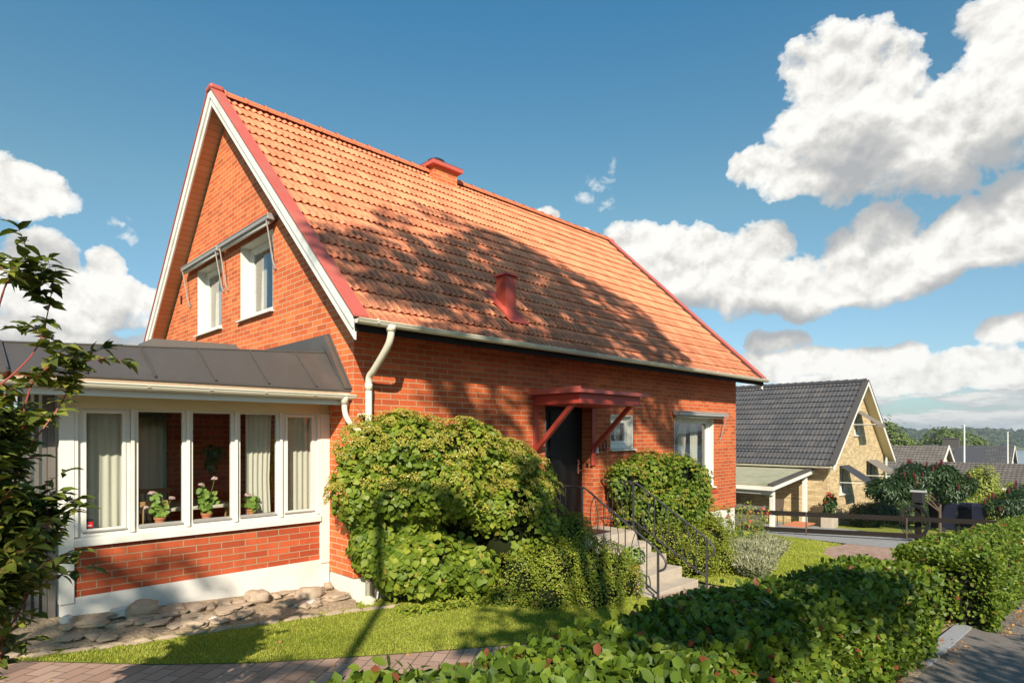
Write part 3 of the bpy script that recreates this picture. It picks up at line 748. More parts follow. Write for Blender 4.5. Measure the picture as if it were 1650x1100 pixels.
# ================================================================== THE RED BRICK HOUSE
SL = .959; CA = math.cos(math.atan(SL)); SA = math.sin(math.atan(SL)); HW = 4.05; LEN = 10.22
house = thing('brick_house', 'large red brick house with steep orange tiled roof', 'house', (0, 0, 0))
F0 = FY(0); G0 = FX(0)
mb = MB()
gtop = lambda u: 3.59 + SL * (HW - abs(u - HW))
GW = [(4.40, 5.66, 3.89, 5.10, .17), (2.31, 3.57, 3.89, 5.09, .17)]
wall(mb, G0, 0, 2 * HW, .31, gtop, GW, breaks=(HW,)); mb.build('gable_brick_wall', M['brick'], house); mb = MB()
FW = [(3.43, 4.67, .42, 2.55, .24), (5.19, 5.91, 1.78, 2.40, .13), (7.40, 9.11, .88, 2.42, .15)]
wall(mb, F0, 0, LEN, .31, 3.62, FW)
mb.add([(LEN, 0, .31), (LEN, 8.1, .31), (LEN, 8.1, 3.6), (LEN, HW, 7.47), (LEN, 0, 3.6)], [(0, 1, 2, 3, 4)])
mb.add([(0, 8.1, .31), (LEN, 8.1, .31), (LEN, 8.1, 3.6), (0, 8.1, 3.6)], [(0, 1, 2, 3)])
mb.build('brick_wall', M['brick_front_shade'], house)
mb = MB()
mb.box(.018, LEN - .018, .018, .25, -1.0, .309); mb.box(.018, .25, .25, 8.08, -1., .309); mb.box(LEN - .25, LEN - .018, .25, 8.08, -1., .309)
mb.build('plinth', M['plinth'], house, bevel=.004)
MB().box(7.30, 9.26, -.02, .01, .72, .775).build('brick_sill_course', M['redwood'], house)
# inner surfaces so that windows look into rooms
mb = MB()
mb.box(1.9, 1.95, 1.9, 6.2, 2.75, 5.4); mb.box(.2, 10, .3, 7.9, 2.70, 2.74); mb.box(.2, 10., 2.6, 2.65, .35, 2.7); mb.box(6.4, 6.45, .2, 2.6, .35, 2.7)
mb.build('room_partition', M['interior'], house)
# roof deck / soffit boards
def slope_front(y): return 7.66 - SL * (HW - y)
mb = MB()
for sgn in (1, -1):
    ya = HW - sgn * (HW + .50); zz = slope_front(-.50)
    p = [(-.27, ya, zz - .09), (LEN + .36, ya, zz - .09), (LEN + .36, HW, 7.66 - .09), (-.27, HW, 7.66 - .09)]
    q = [(x, y, z + .085) for x, y, z in p]; mb.hexa(p + q)
mb.build('soffit', M['soffit'], house, uv=lambda w, n: (w[0], w[2] / SA))
Z0 = 7.66 - SL * (HW + .52)
tiled_slope('roof_tiles', house, M['tile'], -.15, LEN + .25, 0, 6.33, lambda u, s: (u, -.52 + s * CA, Z0 + s * SA), (0, -SA, CA), None, wave=.107, row=.36, amp=.032, step=.013, seed=2, res=8)
mb = MB(); mb.add([(-.15, HW, 7.69), (LEN + .25, HW, 7.69), (LEN + .25, 2 * HW + .52, Z0 + .03), (-.15, 2 * HW + .52, Z0 + .03)], [(0, 1, 2, 3)])
mb.build('rear_roof_slope', M['tile'], house)
# ridge tiles: overlapping half rounds
mb = MB(); x = -.12; k = 0
while x < LEN + .22:
    L = .37; seg = 8; r0, r1 = .105, .122; b = len(mb.v)
    for (xx, r) in ((x, r1), (x + .03, r1 + .004), (x + .05, r0 + .006), (x + L, r0)):
        for j in range(seg + 1):
            a = math.radians(-10) + math.radians(200) * j / seg
            mb.v.append((xx, HW + r * 1.12 * math.cos(a), 7.665 + r * .95 * math.sin(a)))
    for i in range(3):
        for j in range(seg): q = b + i * (seg + 1) + j; mb.f.append((q, q + 1, q + seg + 2, q + seg + 1))
    x += .34; k += 1
mb.build('ridge_tiles', M['redwood'] if False else M['tile'], house)
# bargeboards, stepped, and red verge flashing
def rake(name, xa, xb, top, bot, mat, ends=0.):
    """Board following both rakes would be one mesh per rake: two children."""
    for sgn in (1, -1):
        y0 = HW - sgn * (HW + .50 + ends); y1 = HW
        zt = lambda y: 7.80 - SL * abs(HW - y)
        p = [(xa, y0, zt(y0) + top), (xa, y1, zt(y1) + top), (xa, y1, zt(y1) + bot), (xa, y0, zt(y0) + bot)]
        MB().prism(p, (xb - xa, 0, 0)).build(name, mat, house, bevel=.004)
for xa, xb, xc in ((-.31, -.28, -.285), (LEN + .39, LEN + .36, LEN + .365)):
    rake('bargeboard', xa, xb, -.03, -.205, M['barge'])
    s = -1 if xa < 0 else 1
    rake('inner_bargeboard', xc, xc - s * .03, -.206, -.335, M['barge'])
for x0, x1, xo in ((-.33, -.13, -.333), (LEN + .23, LEN + .42, LEN + .403)):
    rake('verge_flashing', x0, x1, .003, -.028, M['redtrim'], .06)
MB().box(-.34, -.13, HW - .13, HW + .13, 7.70, 7.775).build('ridge_end_cap', M['redtrim'], house, bevel=.02)
# gutter, brackets, downpipe
gr = gutter_run(house, F0, -.30, LEN + .42, .575, 3.325, .056)
for k in range(19):
    x = -.05 + k * .58
    MB().bar(F0(x, .637, 3.30), F0(x, .61, 3.352), .022, .006).build('gutter_bracket', M['gutter'], gr)
MB().box(-.28, LEN + .38, -.505, -.48, 3.20, 3.32).build('eave_fascia', M['darkwood'], house)
dp = MB(); dp.tube(cat_line([(.14, -.585, 3.27), (.14, -.58, 3.17), (.14, -.50, 3.05), (.14, -.24, 2.83), (.14, -.12, 2.74), (.14, -.105, 2.62)]), .041, 12)
dp.tube([(.14, -.105, 2.62), (.14, -.105, .03)], .040, 12); dp.tube([(.14, -.105, 2.66), (.14, -.105, 2.58)], .046, 12)
dpo = dp.build('downpipe', M['gutter'], house, smooth=True)
MB().box(.05, .135, -.11, 0, 2.28, 2.30).build('pipe_clip', M['gutter'], dpo)
MB().lathe((.14, -.105, 0), [(.085, -.02), (.09, .05), (.05, .075), (.044, .1)], 14).build('drain_collar', M['gutter'], dpo)
mb = MB(); mb.tube([(.14, -.585, 3.30), (.14, -.585, 3.23)], [.062, .05], 12); mb.build('gutter_outlet', M['gutter'], dpo, smooth=True)
# chimney
mb = MB(); mb.box(4.10, 4.74, 3.80, 4.62, 7.2, 7.80); ch = mb.build('chimney', M['brick'], house)
mb = MB(); mb.box(4.01, 4.83, 3.70, 4.72, 7.775, 7.86)
mb.hexa([(4.0, 3.69, 7.861), (4.84, 3.69, 7.861), (4.84, 4.73, 7.861), (4.0, 4.73, 7.861), (4.25, 3.9, 7.95), (4.6, 3.9, 7.95), (4.6, 4.5, 7.95), (4.25, 4.5, 7.95)])
mb.build('chimney_cap', M['redtrim'], ch, bevel=.006)
MB().lathe((4.43, 4.15, 7.92), [(.22, 0), (.22, .08), (.19, .14), (.12, .18), (.02, .2)], 16).build('cowl', M['black'], ch, smooth=True)
# small red metal roof vent
rf = lambda y: 7.66 - SL * (HW - y)
mb = MB(); mb.box(2.62, 2.83, .06, .28, rf(.05) - .02, 4.47); v = mb.build('roof_vent', M['redmetal'], house, bevel=.004)
mb = MB(); mb.hexa([(2.575, .015, 4.47), (2.875, .015, 4.47), (2.875, .325, 4.47), (2.575, .325, 4.47), (2.60, .04, 4.50), (2.85, .04, 4.50), (2.85, .30, 4.50), (2.60, .30, 4.50)])
mb.hexa([(2.60, .04, 4.501), (2.85, .04, 4.501), (2.85, .30, 4.501), (2.60, .30, 4.501), (2.70, .13, 4.53), (2.75, .13, 4.53), (2.75, .2, 4.53), (2.70, .2, 4.53)])
mb.build('vent_cap', M['redmetal'], v)
mb = MB(); off = .06
p = [(2.52, -.12, rf(-.12) + off), (2.94, -.12, rf(-.12) + off), (2.94, .46, rf(.46) + off), (2.52, .46, rf(.46) + off)]
mb.hexa(p + [(x, y, z + .012) for x, y, z in p])
mb.hexa([(2.56, -.03, rf(-.03) + off), (2.89, -.03, rf(-.03) + off), (2.89, .38, rf(.38) + off), (2.56, .38, rf(.38) + off),
         (2.615, .055, rf(.055) + off + .07), (2.835, .055, rf(.055) + off + .07), (2.835, .285, rf(.285) + off + .05), (2.615, .285, rf(.285) + off + .05)])
mb.build('vent_flashing', M['redmetal'], v, bevel=.003)

# windows of the house
window(house, G0, 4.40, 5.66, 3.89, 5.10, rec=.15, case=.05, sash=.055, glass='glass_up')
window(house, G0, 2.31, 3.57, 3.89, 5.09, rec=.15, case=.05, sash=.055, glass='glass_up')
window(house, F0, 5.19, 5.91, 1.78, 2.40, rec=.08, case=.06, sash=.06)
window(house, F0, 7.40, 9.11, .88, 2.42, rec=.10, case=.06, sash=.05, glass='glass_up')
curtain(G0, 3.25, 3.46, -.30, 3.98, 5.05, 3, .03, 'curtain', 'pale curtain bunched in the gable window near the roof edge', gather=.25)
curtain(G0, 2.75, 3.05, -.36, 3.95, 5.05, 3, .03, 'curtain', 'thin white curtain hanging mid pane in the gable window near the roof edge')
curtain(G0, 5.30, 5.55, -.30, 3.98, 5.05, 3, .03, 'curtain', 'beige curtain at the side of the gable window farther from the road')
curtain(G0, 4.72, 5.05, -.34, 3.95, 5.05, 4, .03, 'curtain', 'white curtain swept across the gable window farther from the road', gather=.2)
curtain(F0, 8.62, 8.98, -.32, .95, 2.38, 4, .03, 'curtain', 'beige curtain in the big window at the far end of the front wall', gather=.1)
curtain(F0, 8.15, 8.55, -.36, .95, 2.38, 5, .03, 'curtain', 'sheer white curtain in the big window at the far end of the front wall', gather=.2)
curtain(F0, 5.65, 5.83, -.25, 1.82, 2.36, 3, .02, 'curtain', 'narrow curtain inside the small square window by the door')

# folded awnings above the windows
def awning(F, u0, u1, z, label, drop, n1=.16):
    w = house
    mb = MB(); fbox(mb, F, u0, u1, .05, n1, z, z + .055)
    mb.hexa([F(u0, .05, z + .056), F(u1, .05, z + .056), F(u1, n1 + .01, z + .056), F(u0, n1 + .01, z + .056), F(u0, .03, z + .10), F(u1, .03, z + .10), F(u1, n1, z + .075), F(u0, n1, z + .075)])
    a = mb.build('awning_housing', M['silver'], w, bevel=.004)
    mb = MB(); mb.tube([F(u0 + .06, .10, z - .022), F(u1 - .06, .10, z - .022)], .028, 10); mb.build('rolled_canvas', M['greywhite'], a, smooth=True)
    for u in (u0 + .07, u1 - .07):
        mb = MB(); mb.bar(F(u, n1 - .01, z), F(u, .045, z - drop), .014, .018); mb.bar(F(u, .055, z - drop + .06), F(u, .015, z - drop - .05), .03, .022)
        mb.build('awning_arm', M['silver'], a, bevel=.003)
awning(G0, 4.20, 6.10, 5.14, '', .62); awning(G0, 2.12, 4.14, 5.15, '', .64)
awning(F0, 7.28, 9.42, 2.44, '', .52, .20)
# wall vent
mb = MB(); fbox(mb, G0, 6.55, 6.63, 0.001, .012, 4.62, 4.78)
for k in range(5): fbox(mb, G0, 6.555, 6.625, .012, .02, 4.635 + k * .03, 4.645 + k * .03)
mb.build('wall_vent', M['black'], house)

# front door in its recess
mb = MB(); fbox(mb, F0, 3.43, 4.67, -.30, -.241, .42, 2.55); dr = mb.build('door_frame', M['door'], house)
mb = MB(); fbox(mb, F0, 3.80, 4.60, -.240, -.215, .46, 2.48); d2 = mb.build('front_door', M['door'], house, bevel=.004)
mb = MB(); fbox(mb, F0, 4.50, 4.54, -.214, -.20, 1.36, 1.60); mb.tube([F0(4.52, -.21, 1.42), F0(4.52, -.14, 1.42), F0(4.40, -.14, 1.42)], .012, 8); mb.tube([F0(4.52, -.21, 1.54), F0(4.52, -.185, 1.54)], .022, 12)
mb.build('door_handle', M['steel'], d2)
mb = MB(); fbox(mb, F0, 3.50, 3.72, -.240, -.235, .6, 2.4); mb.build('side_light', M['glass'], dr)
# entrance canopy
cn = MB(); fbox(cn, F0, 3.15, 4.74, 0.003, .93, 2.52, 2.66); fbox(cn, F0, 3.12, 4.77, .003, .965, 2.50, 2.535)
cno = cn.build('entrance_canopy', M['redwood'], house, bevel=.005)
mb = MB(); p = [F0(3.06, .003, 2.72), F0(4.86, .003, 2.72), F0(4.86, 1.02, 2.675), F0(3.06, 1.02, 2.675)]; mb.hexa(p + [(x, y, z + .035) for x, y, z in p])
mb.box(3.05, 4.87, -1.03, -1.012, 2.655, 2.712); mb.box(3.048, 3.062, -1.03, -.002, 2.655, 2.745)
mb.build('canopy_roof_sheet', M['redtrim'], cno, bevel=.003)
for x in (3.20, 4.67):
    MB().bar(F0(x, .02, 1.80), F0(x, .80, 2.53), .07, .07).build('canopy_strut', M['redwood'], cno, bevel=.004)
    MB().box(x - .05, x + .05, -.03, -.001, 1.50 if x > 4 else 1.78, 2.5).build('wall_plank', M['redwood'], cno, bevel=.003)
# house number 10, doorbell, little lamp box
mb = MB(); mb.box(4.84, 4.862, -.03, -.004, 1.74, 1.96); mb.build('number_digit', M['black'], house)
mb = MB(); pts = [(5.0 + .05 * math.cos(a), -.015, 1.85 + .105 * math.sin(a)) for a in [2 * math.pi * k / 20 for k in range(21)]]; mb.tube(pts, .011, 6); mb.build('number_digit', M['black'], house)
mb = MB(); mb.box(4.655, 4.668, .09, .14, 1.47, 1.54); mb.build('doorbell', M['black'], house)
mb = MB(); mb.box(4.69, 4.75, -.075, -.032, 1.72, 1.83); mb.build('letter_light', M['silver'], house, bevel=.005)

# ------------------------------------------------------------------ steps and railings
st = thing('concrete_steps', 'pale concrete steps rising to the black front door', 'steps', (4.2, -.9, -.3))
mb = MB(); mb.box(3.46, 4.90, -.76, .0, -.7, .43)
for k in range(4): mb.box(3.46, 4.90, -.76 - .28 * (k + 1), -.76 - .28 * k - .0005, -.9, .27 - .16 * k)
mb.build('stair_block', M['concrete'], st, bevel=.008)
MB().box(3.75, 4.45, -.55, -.1, .431, .445).build('door_mat', M['black'], st)
def railing(x, label):
    rt = thing('stair_railing', label, 'railing', (x, -2.0, -.3), 'wrought iron railings of the entrance steps')
    zt = lambda y: 1.235 if y > -.73 else 1.235 + (y + .73) * .60
    zb = lambda y: zt(y) - .66
    ys = [-.02, -.40, -.73, -1.2, -1.6, -2.0]
    tp = [(x, -.02, 1.235), (x, -.35, 1.235), (x, -.66, 1.235), (x, -.80, 1.20)] + [(x, y, zt(y)) for y in (-1.1, -1.5, -1.9)] + [(x, -2.08, .40), (x, -2.15, .31), (x, -2.13, .22), (x, -2.04, .17)]
    MB().tube(cat_line(tp), .016, 8).build('handrail', M['iron'], rt, smooth=True)
    mb = MB(); mb.bar((x, -.02, .575), (x, -.73, .575), .01, .025); mb.bar((x, -.73, .575), (x, -2.03, -.2 + .05), .01, .025); mb.build('lower_rail', M['iron'], rt)
    for y, zb0 in ((-.70, .43), (-2.03, -.36)): MB().bar((x, y, zb0), (x, y, zt(y)), .026, .026).build('post', M['iron'], rt)
    mb = MB()
    def lens(y, w):
        a, b = zb(y), zt(y)
        for sgn in (-1, 1):
            mb.tube([(x, y + sgn * w * math.sin(math.pi * k / 8), a + (b - a) * k / 8 + (0 if y > -.73 else sgn * w * math.sin(math.pi * k / 8) * .6)) for k in range(9)], .0065, 5)
    for y in (-.22, -.52): lens(y, .055)
    for y in (-.93, -1.30, -1.67): lens(y, .075)
    for y in (-.37, -1.11, -1.49, -1.85): mb.bar((x, y, zb(y)), (x, y, zt(y)), .012, .012)
    mb.build('balusters', M['iron'], rt, smooth=False); return rt
railing(3.50, 'iron stair railing beside the low bushy shrub, nearer the lawn')
railing(4.88, 'iron stair railing seen against the climbing shrub under the big window')

# ================================================================== SUNROOM
SP = .615; FS = FY(SP)
sr = thing('sunroom', 'glazed garden room with red brick apron and dark metal roof', 'garden room', (-1.4, SP, .2))
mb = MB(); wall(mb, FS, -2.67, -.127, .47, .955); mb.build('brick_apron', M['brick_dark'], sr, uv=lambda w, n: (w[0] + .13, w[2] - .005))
mb = MB(); mb.box(-2.78, -.002, SP - .012, SP + .2, -.1, .469); mb.build('rendered_plinth', M['plinth'], sr)
for a, b in ((-2.79, -2.672), (-.128, -.002)):
    MB().box(a, b, SP - .028, SP + .1, .42, 2.30).build('corner_post', M['white'], sr, bevel=.004)
mb = MB(); p = [(-2.671, SP - .055, .957), (-.129, SP - .055, .957), (-.129, SP + .1, .957), (-2.671, SP + .1, .957)]
q = [(-2.671, SP - .055, 1.03), (-.129, SP - .055, 1.03), (-.129, SP + .1, 1.06), (-2.671, SP + .1, 1.06)]; mb.hexa(p + q); mb.build('window_sill', M['white'], sr, bevel=.004)
bays = [(-2.64, -2.20), (-2.16, -1.675), (-1.64, -1.17), (-1.135, -.645), (-.61, -.165)]
for i, (a, b) in enumerate(bays):
    fr = MB(); sw = .035 if 0 < i < 4 else .05
    ring(fr, FS, a, b, 1.045, 2.30, sw, -.055, -.006, wb=.045, wt=.02)
    f = fr.build('window_frame', M['white'], sr, bevel=.003)
    if i in (0, 4):
        s = MB(); ring(s, FS, a + .038, b - .038, 1.085, 2.285, .03, -.045, .004); s.build('sash', M['white'], f, bevel=.003)
    MB().add([FS(a + .03, -.03, 1.08), FS(b - .03, -.03, 1.08), FS(b - .03, -.03, 2.29), FS(a + .03, -.03, 2.29)], [(0, 1, 2, 3)]).build('pane', M['glass'], f)
    s = MB(); s.hexa([FS(a + .03, .012, 1.085), FS(b - .03, .012, 1.085), FS(b - .03, -.03, 1.085), FS(a + .03, -.03, 1.085), FS(a + .03, .012, 1.095), FS(b - .03, .012, 1.095), FS(b - .03, -.03, 1.115), FS(a + .03, -.03, 1.115)])
    s.build('drip_strip', M['silver'], f)
for x in (-2.18, -1.657, -1.152, -.627, -2.657, -.147): MB().box(x - .017, x + .017, SP - .022, SP + .09, 1.05, 2.31).build('mullion', M['white'], sr, bevel=.004)
MB().box(-2.80, -.003, SP - .004, SP + .12, 2.301, 2.47).build('lintel_board', M['cream'], sr)
MB().box(-4.2, -.003, .13, SP - .005, 2.43, 2.465).build('eave_soffit', M['cream'], sr)
MB().box(-4.2, -.003, .10, .129, 2.40, 2.50).build('eave_board', M['greywhite'], sr)
MB().box(-4.2, -.003, .07, .099, 2.50, 2.565).build('felt_edge', M['rust'], sr)
g2 = gutter_run(sr, FS, -4.25, .03, .57, 2.515, .055)
for k in range(7): MB().bar(FS(-.5 - k * .56, .57 + .058, 2.50), FS(-.5 - k * .56, .575, 2.455), .03, .008).build('gutter_bracket', M['gutter'], g2)
d = MB(); d.tube([(-.10, .045, 2.53), (-.10, .045, 2.40)], [.06, .036], 12); d.tube(cat_line([(-.10, .045, 2.42), (-.10, .035, 2.32), (-.08, .0, 2.22), (-.01, -.06, 2.12), (.08, -.12, 2.04), (.13, -.16, 1.98)]), .034, 12)
d.build('downpipe', M['gutter'], sr, smooth=True)
# metal roof: front slope with standing seams, slightly twisted, flat part behind
ztop = lambda x: 3.075 + .062 * x
mb = MB(); N = 16
for i in range(N + 1):
    x = -4.2 + (4.198) * i / N
    for (y, z) in ((.055, 2.565), (.055, 2.585), (.62, ztop(x)), (.64, ztop(x) + .012), (.66, ztop(x) - .01), (4.45, 3.10 if x > -9 else 3), (4.45, 2.9), (.66, ztop(x) - .15), (.1, 2.57)):
        mb.v.append((x, y, z if y < 4 else z + .04 * 0))
m = 9
for i in range(N):
    for k in range(m): a = i * m + k; mb.f.append((a, i * m + (k + 1) % m, (i + 1) * m + (k + 1) % m, (i + 1) * m + k))
mb.f.append(tuple(range(m))); mb.f.append(tuple(N * m + k for k in range(m)))
rfo = mb.build('metal_roof', M['darkmetal'], sr)
mb = MB()
for k in range(8):
    x = -.452 - k * .553
    if x < -4.2: break
    mb.bar((x, .055, 2.60), (x, .63, ztop(x) + .014), .014, .03)
mb.tube([(-4.2, .632, ztop(-4.2) + .01), (0, .632, ztop(0) + .01)], .014, 6)
mb.build('standing_seams', M['darkmetal'], rfo)
out = [(4.4, 3.31), (.583, 3.325), (.03, 2.60)]; inn = [(.10, 2.57), (.64, 3.20), (.66, 3.05), (4.4, 3.05)]
mb = MB(); mb.prism([(-.022, y, z) for y, z in out + inn], (.021, 0, 0)); mb.prism([(-.09, y, z) for y, z in [(.60, 3.31), (.05, 2.60), (.09, 2.58), (.66, 3.24)]], (.067, 0, 0))
mb.build('wall_flashing', M['darkmetal'], rfo)
mb = MB(); mb.hexa([(-1.7, 2.5, 3.04), (-.22, 2.5, 3.04), (-.22, 3.4, 3.04), (-1.7, 3.4, 3.04), (-1.5, 2.62, 3.33), (-.42, 2.62, 3.36), (-.42, 3.3, 3.36), (-1.5, 3.3, 3.33)])
mb.build('roof_hatch', M['gtile'], rfo)
# inside of the sunroom
mb = MB(); mb.box(-2.79, -.01, SP + .2, 3.9, .38, .43); mb.build('inner_floor', M['wood'], sr)
mb = MB(); wall(mb, FY(3.7), -2.79, -.01, .43, 2.9, [(-2.12, -1.08, .58, 2.2, .1)]); mb.box(-2.79, -2.74, SP + .12, 3.7, .43, 2.9); mb.build('inner_wall', M['interior'], sr)  # rear opening added to let sky light into the room
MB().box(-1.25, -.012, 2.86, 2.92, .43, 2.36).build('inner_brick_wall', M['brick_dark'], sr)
MB().box(-2.74, -.01, SP + .13, 3.7, 2.36, 2.40).build('inner_ceiling', M['interior'], sr)
mb = MB(); ring(mb, FY(3.69), -2.2, -1.0, .5, 2.25, .09, 0, .06); mb.box(-1.63, -1.57, 3.62, 3.68, .55, 2.2); mb.build('garden_door_frame', M['white'], sr); MB().add([(-2.12, 3.7, .58), (-1.08, 3.7, .58), (-1.08, 3.7, 2.2), (-2.12, 3.7, 2.2)], [(0, 1, 2, 3)]).build('garden_door_pane', M['glass'], sr)
mb = MB(); ring(mb, FX(-.62), 1.0, 1.55, 1.14, 2.16, .045, 0, .04); mb.build('open_casement', M['white'], sr)
curtain(FS, -2.60, -2.22, -.16, 1.10, 2.33, 5, .009, 'curtain', 'white curtain behind the sunroom pane nearest the slatted fence', off=1.)
curtain(FS, -.98, -.66, -.17, 1.10, 2.33, 5, .010, 'curtain', 'gathered white curtain behind the fourth sunroom pane, beside the small geranium', gather=.12)
curtain(FS, -.60, -.17, -.16, 1.10, 2.33, 6, .009, 'curtain', 'white curtain behind the sunroom pane nearest the brick house')
curtain(FY(3.55), -2.7, -1.0, 0, .5, 2.3, 16, .03, 'curtain', 'long pale curtain at the back of the sunroom')
for u in (-2.02, -1.9): pass
# warning sticker
t0 = thing('alarm_sticker', 'small red and black alarm sticker on the sunroom pane', 'sticker', (-2.55, SP, 1.16))
mb = MB(); fbox(mb, FS, -2.575, -2.515, -.026, -.022, 1.13, 1.185); mb.build('red_field', M['red'], t0)
mb = MB(); fbox(mb, FS, -2.575, -2.515, -.026, -.022, 1.186, 1.215); mb.build('black_field', M['black'], t0)
mb = MB(); fbox(mb, FS, -2.565, -2.525, -.0215, -.021, 1.145, 1.155); mb.build('white_line', M['white'], t0)

# geraniums on the inner sill, table, chair, hanging basket
def geranium(x, y, z, r, h, nleaf, heads, label, seed):
    g = thing('potted_geranium', label, 'potted plant', (x, y, z), 'geraniums on the sunroom window sill')
    MB().lathe((x, y, z), [(r * .72, 0), (r * .95, r * 1.5), (r * 1.08, r * 1.5), (r * 1.08, r * 1.85), (r * .95, r * 1.85), (r * .9, r * 1.7)], 18).build('clay_pot', M['terracotta'], g, smooth=False)
    q = np.random.default_rng(seed); stems = MB(); P = []
    for k in range(9):
        a = q.uniform(0, 6.28); rr = q.uniform(.2, 1) * h * .42; hh = h * q.uniform(.4, .95)
        e = (x + rr * math.cos(a), y + rr * math.sin(a) * .7, z + r * 1.7 + hh); stems.tube(cat_line([(x, y, z + r * 1.6), ((x + e[0]) / 2, (y + e[1]) / 2, z + r * 1.7 + hh * .6), e]), .004, 5)
        for _ in range(nleaf // 9): t = q.uniform(.25, 1); P.append((x + rr * math.cos(a) * t + q.normal(0, .022), y + rr * math.sin(a) * .7 * t + q.normal(0, .02), z + r * 1.8 + hh * t + q.normal(0, .02)))
    for hx, hz in heads: stems.tube([(x, y, z + r * 1.6), (x + hx * .6, y, z + hz * .7), (x + hx, y - .01, z + hz)], .003, 5)
    stems.build('stems', M['greenstem'], g)
    P = np.array(P); n = np.tile([-.2, -1., .6], (len(P), 1)).astype(float); leaves('foliage', P, n, .055, M['geranium'], g, 'heart', jit=.7, seed=seed)
    for i, (hx, hz) in enumerate(heads):
        c = np.array([x + hx, y - .01, z + hz]); dd = unit(q.normal(0, 1, (60, 3))); dd[:, 2] = np.abs(dd[:, 2])
        leaves('flower_head', c + dd * np.array([.032, .032, .022]), dd, .016, M['petal'], g, 'bit', seed=seed + i)
GY = SP + .11
geranium(-1.90, GY, 1.06, .055, .27, 60, [(-.08, .36), (.11, .29), (-.14, .21)], 'geranium with two leafy clumps and three pink heads in the second sunroom pane', 21)
geranium(-1.43, GY, 1.06, .056, .35, 150, [(-.06, .42), (.08, .48)], 'tallest geranium with two pale pink heads in the third sunroom pane', 22)
geranium(-.93, GY, 1.07, .052, .20, 80, [(-.05, .26)], 'smallest geranium with one white head in front of the gathered curtain', 23)
tb = thing('dining_table', 'white cloth covered table inside the sunroom', 'table', (-1.5, 1.9, .43))
MB().box(-2.3, -.8, 1.5, 2.4, 1.12, 1.16).build('tabletop', M['curtain'], tb, bevel=.01)
for x in (-2.2, -.9):
    for y in (1.6, 2.3): MB().bar((x, y, .43), (x, y, 1.12), .05).build('leg', M['wood'], tb)
def chair(x, y, s, label):
    c = thing('spindle_chair', label, 'chair', (x, y, .43), 'light wooden chairs at the sunroom table')
    MB().box(x - .2, x + .2, y - .2, y + .2, .86, .89).build('seat', M['wood'], c, bevel=.01)
    for dx in (-.17, .17):
        for dy in (-.17, .17): MB().bar((x + dx * 1.1, y + dy * 1.1, .43), (x + dx, y + dy, .86), .03).build('leg', M['wood'], c)
    mb = MB(); yb = y + s * .19
    for k in range(6): mb.tube([(x - .17 + k * .068, yb, .88), (x - .18 + k * .072, yb + s * .05, 1.27)], .009, 6)
    mb.bar((x - .2, yb + s * .05, 1.28), (x + .2, yb + s * .05, 1.28), .03, .06); mb.build('backrest', M['wood'], c)
chair(-1.95, 1.25, -1, 'wooden spindle chair standing close behind the geraniums')
chair(-1.45, 2.5, 1, 'wooden spindle chair on the far side of the table')
hb = thing('hanging_plant', 'dark trailing plant hanging inside the sunroom', 'hanging plant', (-1.15, 1.35, 1.75))
MB().lathe((-1.15, 1.35, 1.72), [(.05, 0), (.09, .1), (.095, .12)], 14).build('pot', M['black'], hb)
pp, nn = blob_pts([(-1.15, 1.35, 1.83, .13, .13, .09), (-1.18, 1.3, 1.68, .08, .08, .14)], 260, seed=4); leaves('foliage', pp, nn, .05, M['darkleaf'], hb, seed=4)
MB().tube([(-1.15, 1.35, 1.85), (-1.15, 1.35, 2.36)], .003, 4).build('cord', M['black'], hb)
pc = thing('wall_picture', 'small framed picture on the brick wall inside the sunroom', 'picture', (-.01, 1.4, 1.9))
MB().box(-.035, -.012, 1.15, 1.45, 1.62, 2.02).build('picture_frame', M['darkwood'], pc); MB().box(-.038, -.0355, 1.18, 1.42, 1.65, 1.99).build('picture_sheet', M['greywhite'], pc)

# ================================================================== slatted fence beside the sunroom
sf = thing('slatted_fence', 'tall fence of thin dark upright slats beside the sunroom', 'fence', (-2.9, .7, .2))
mb = MB(); k = 0
for k in range(46):
    x = -2.83 - k * .062; y = .70 + .22 * (x + 2.8); z0 = .19 + .004 * (k % 3) - .067 * (x + 2.8)
    mb.bar((x, y, z0), (x, y, 2.42), .034, .022, (0, 1, 0))
mb.build('slats', M['greywood'], sf)
mb = MB()
for z in (.45, 1.35, 2.2): mb.bar((-2.82, .73, z), (-5.7, .10, z), .03, .06)
mb.build('rail', M['greywood'], sf)
MB().box(-2.87, -2.81, .66, .74, .12, 2.42).build('post', M['greywood'], sf)

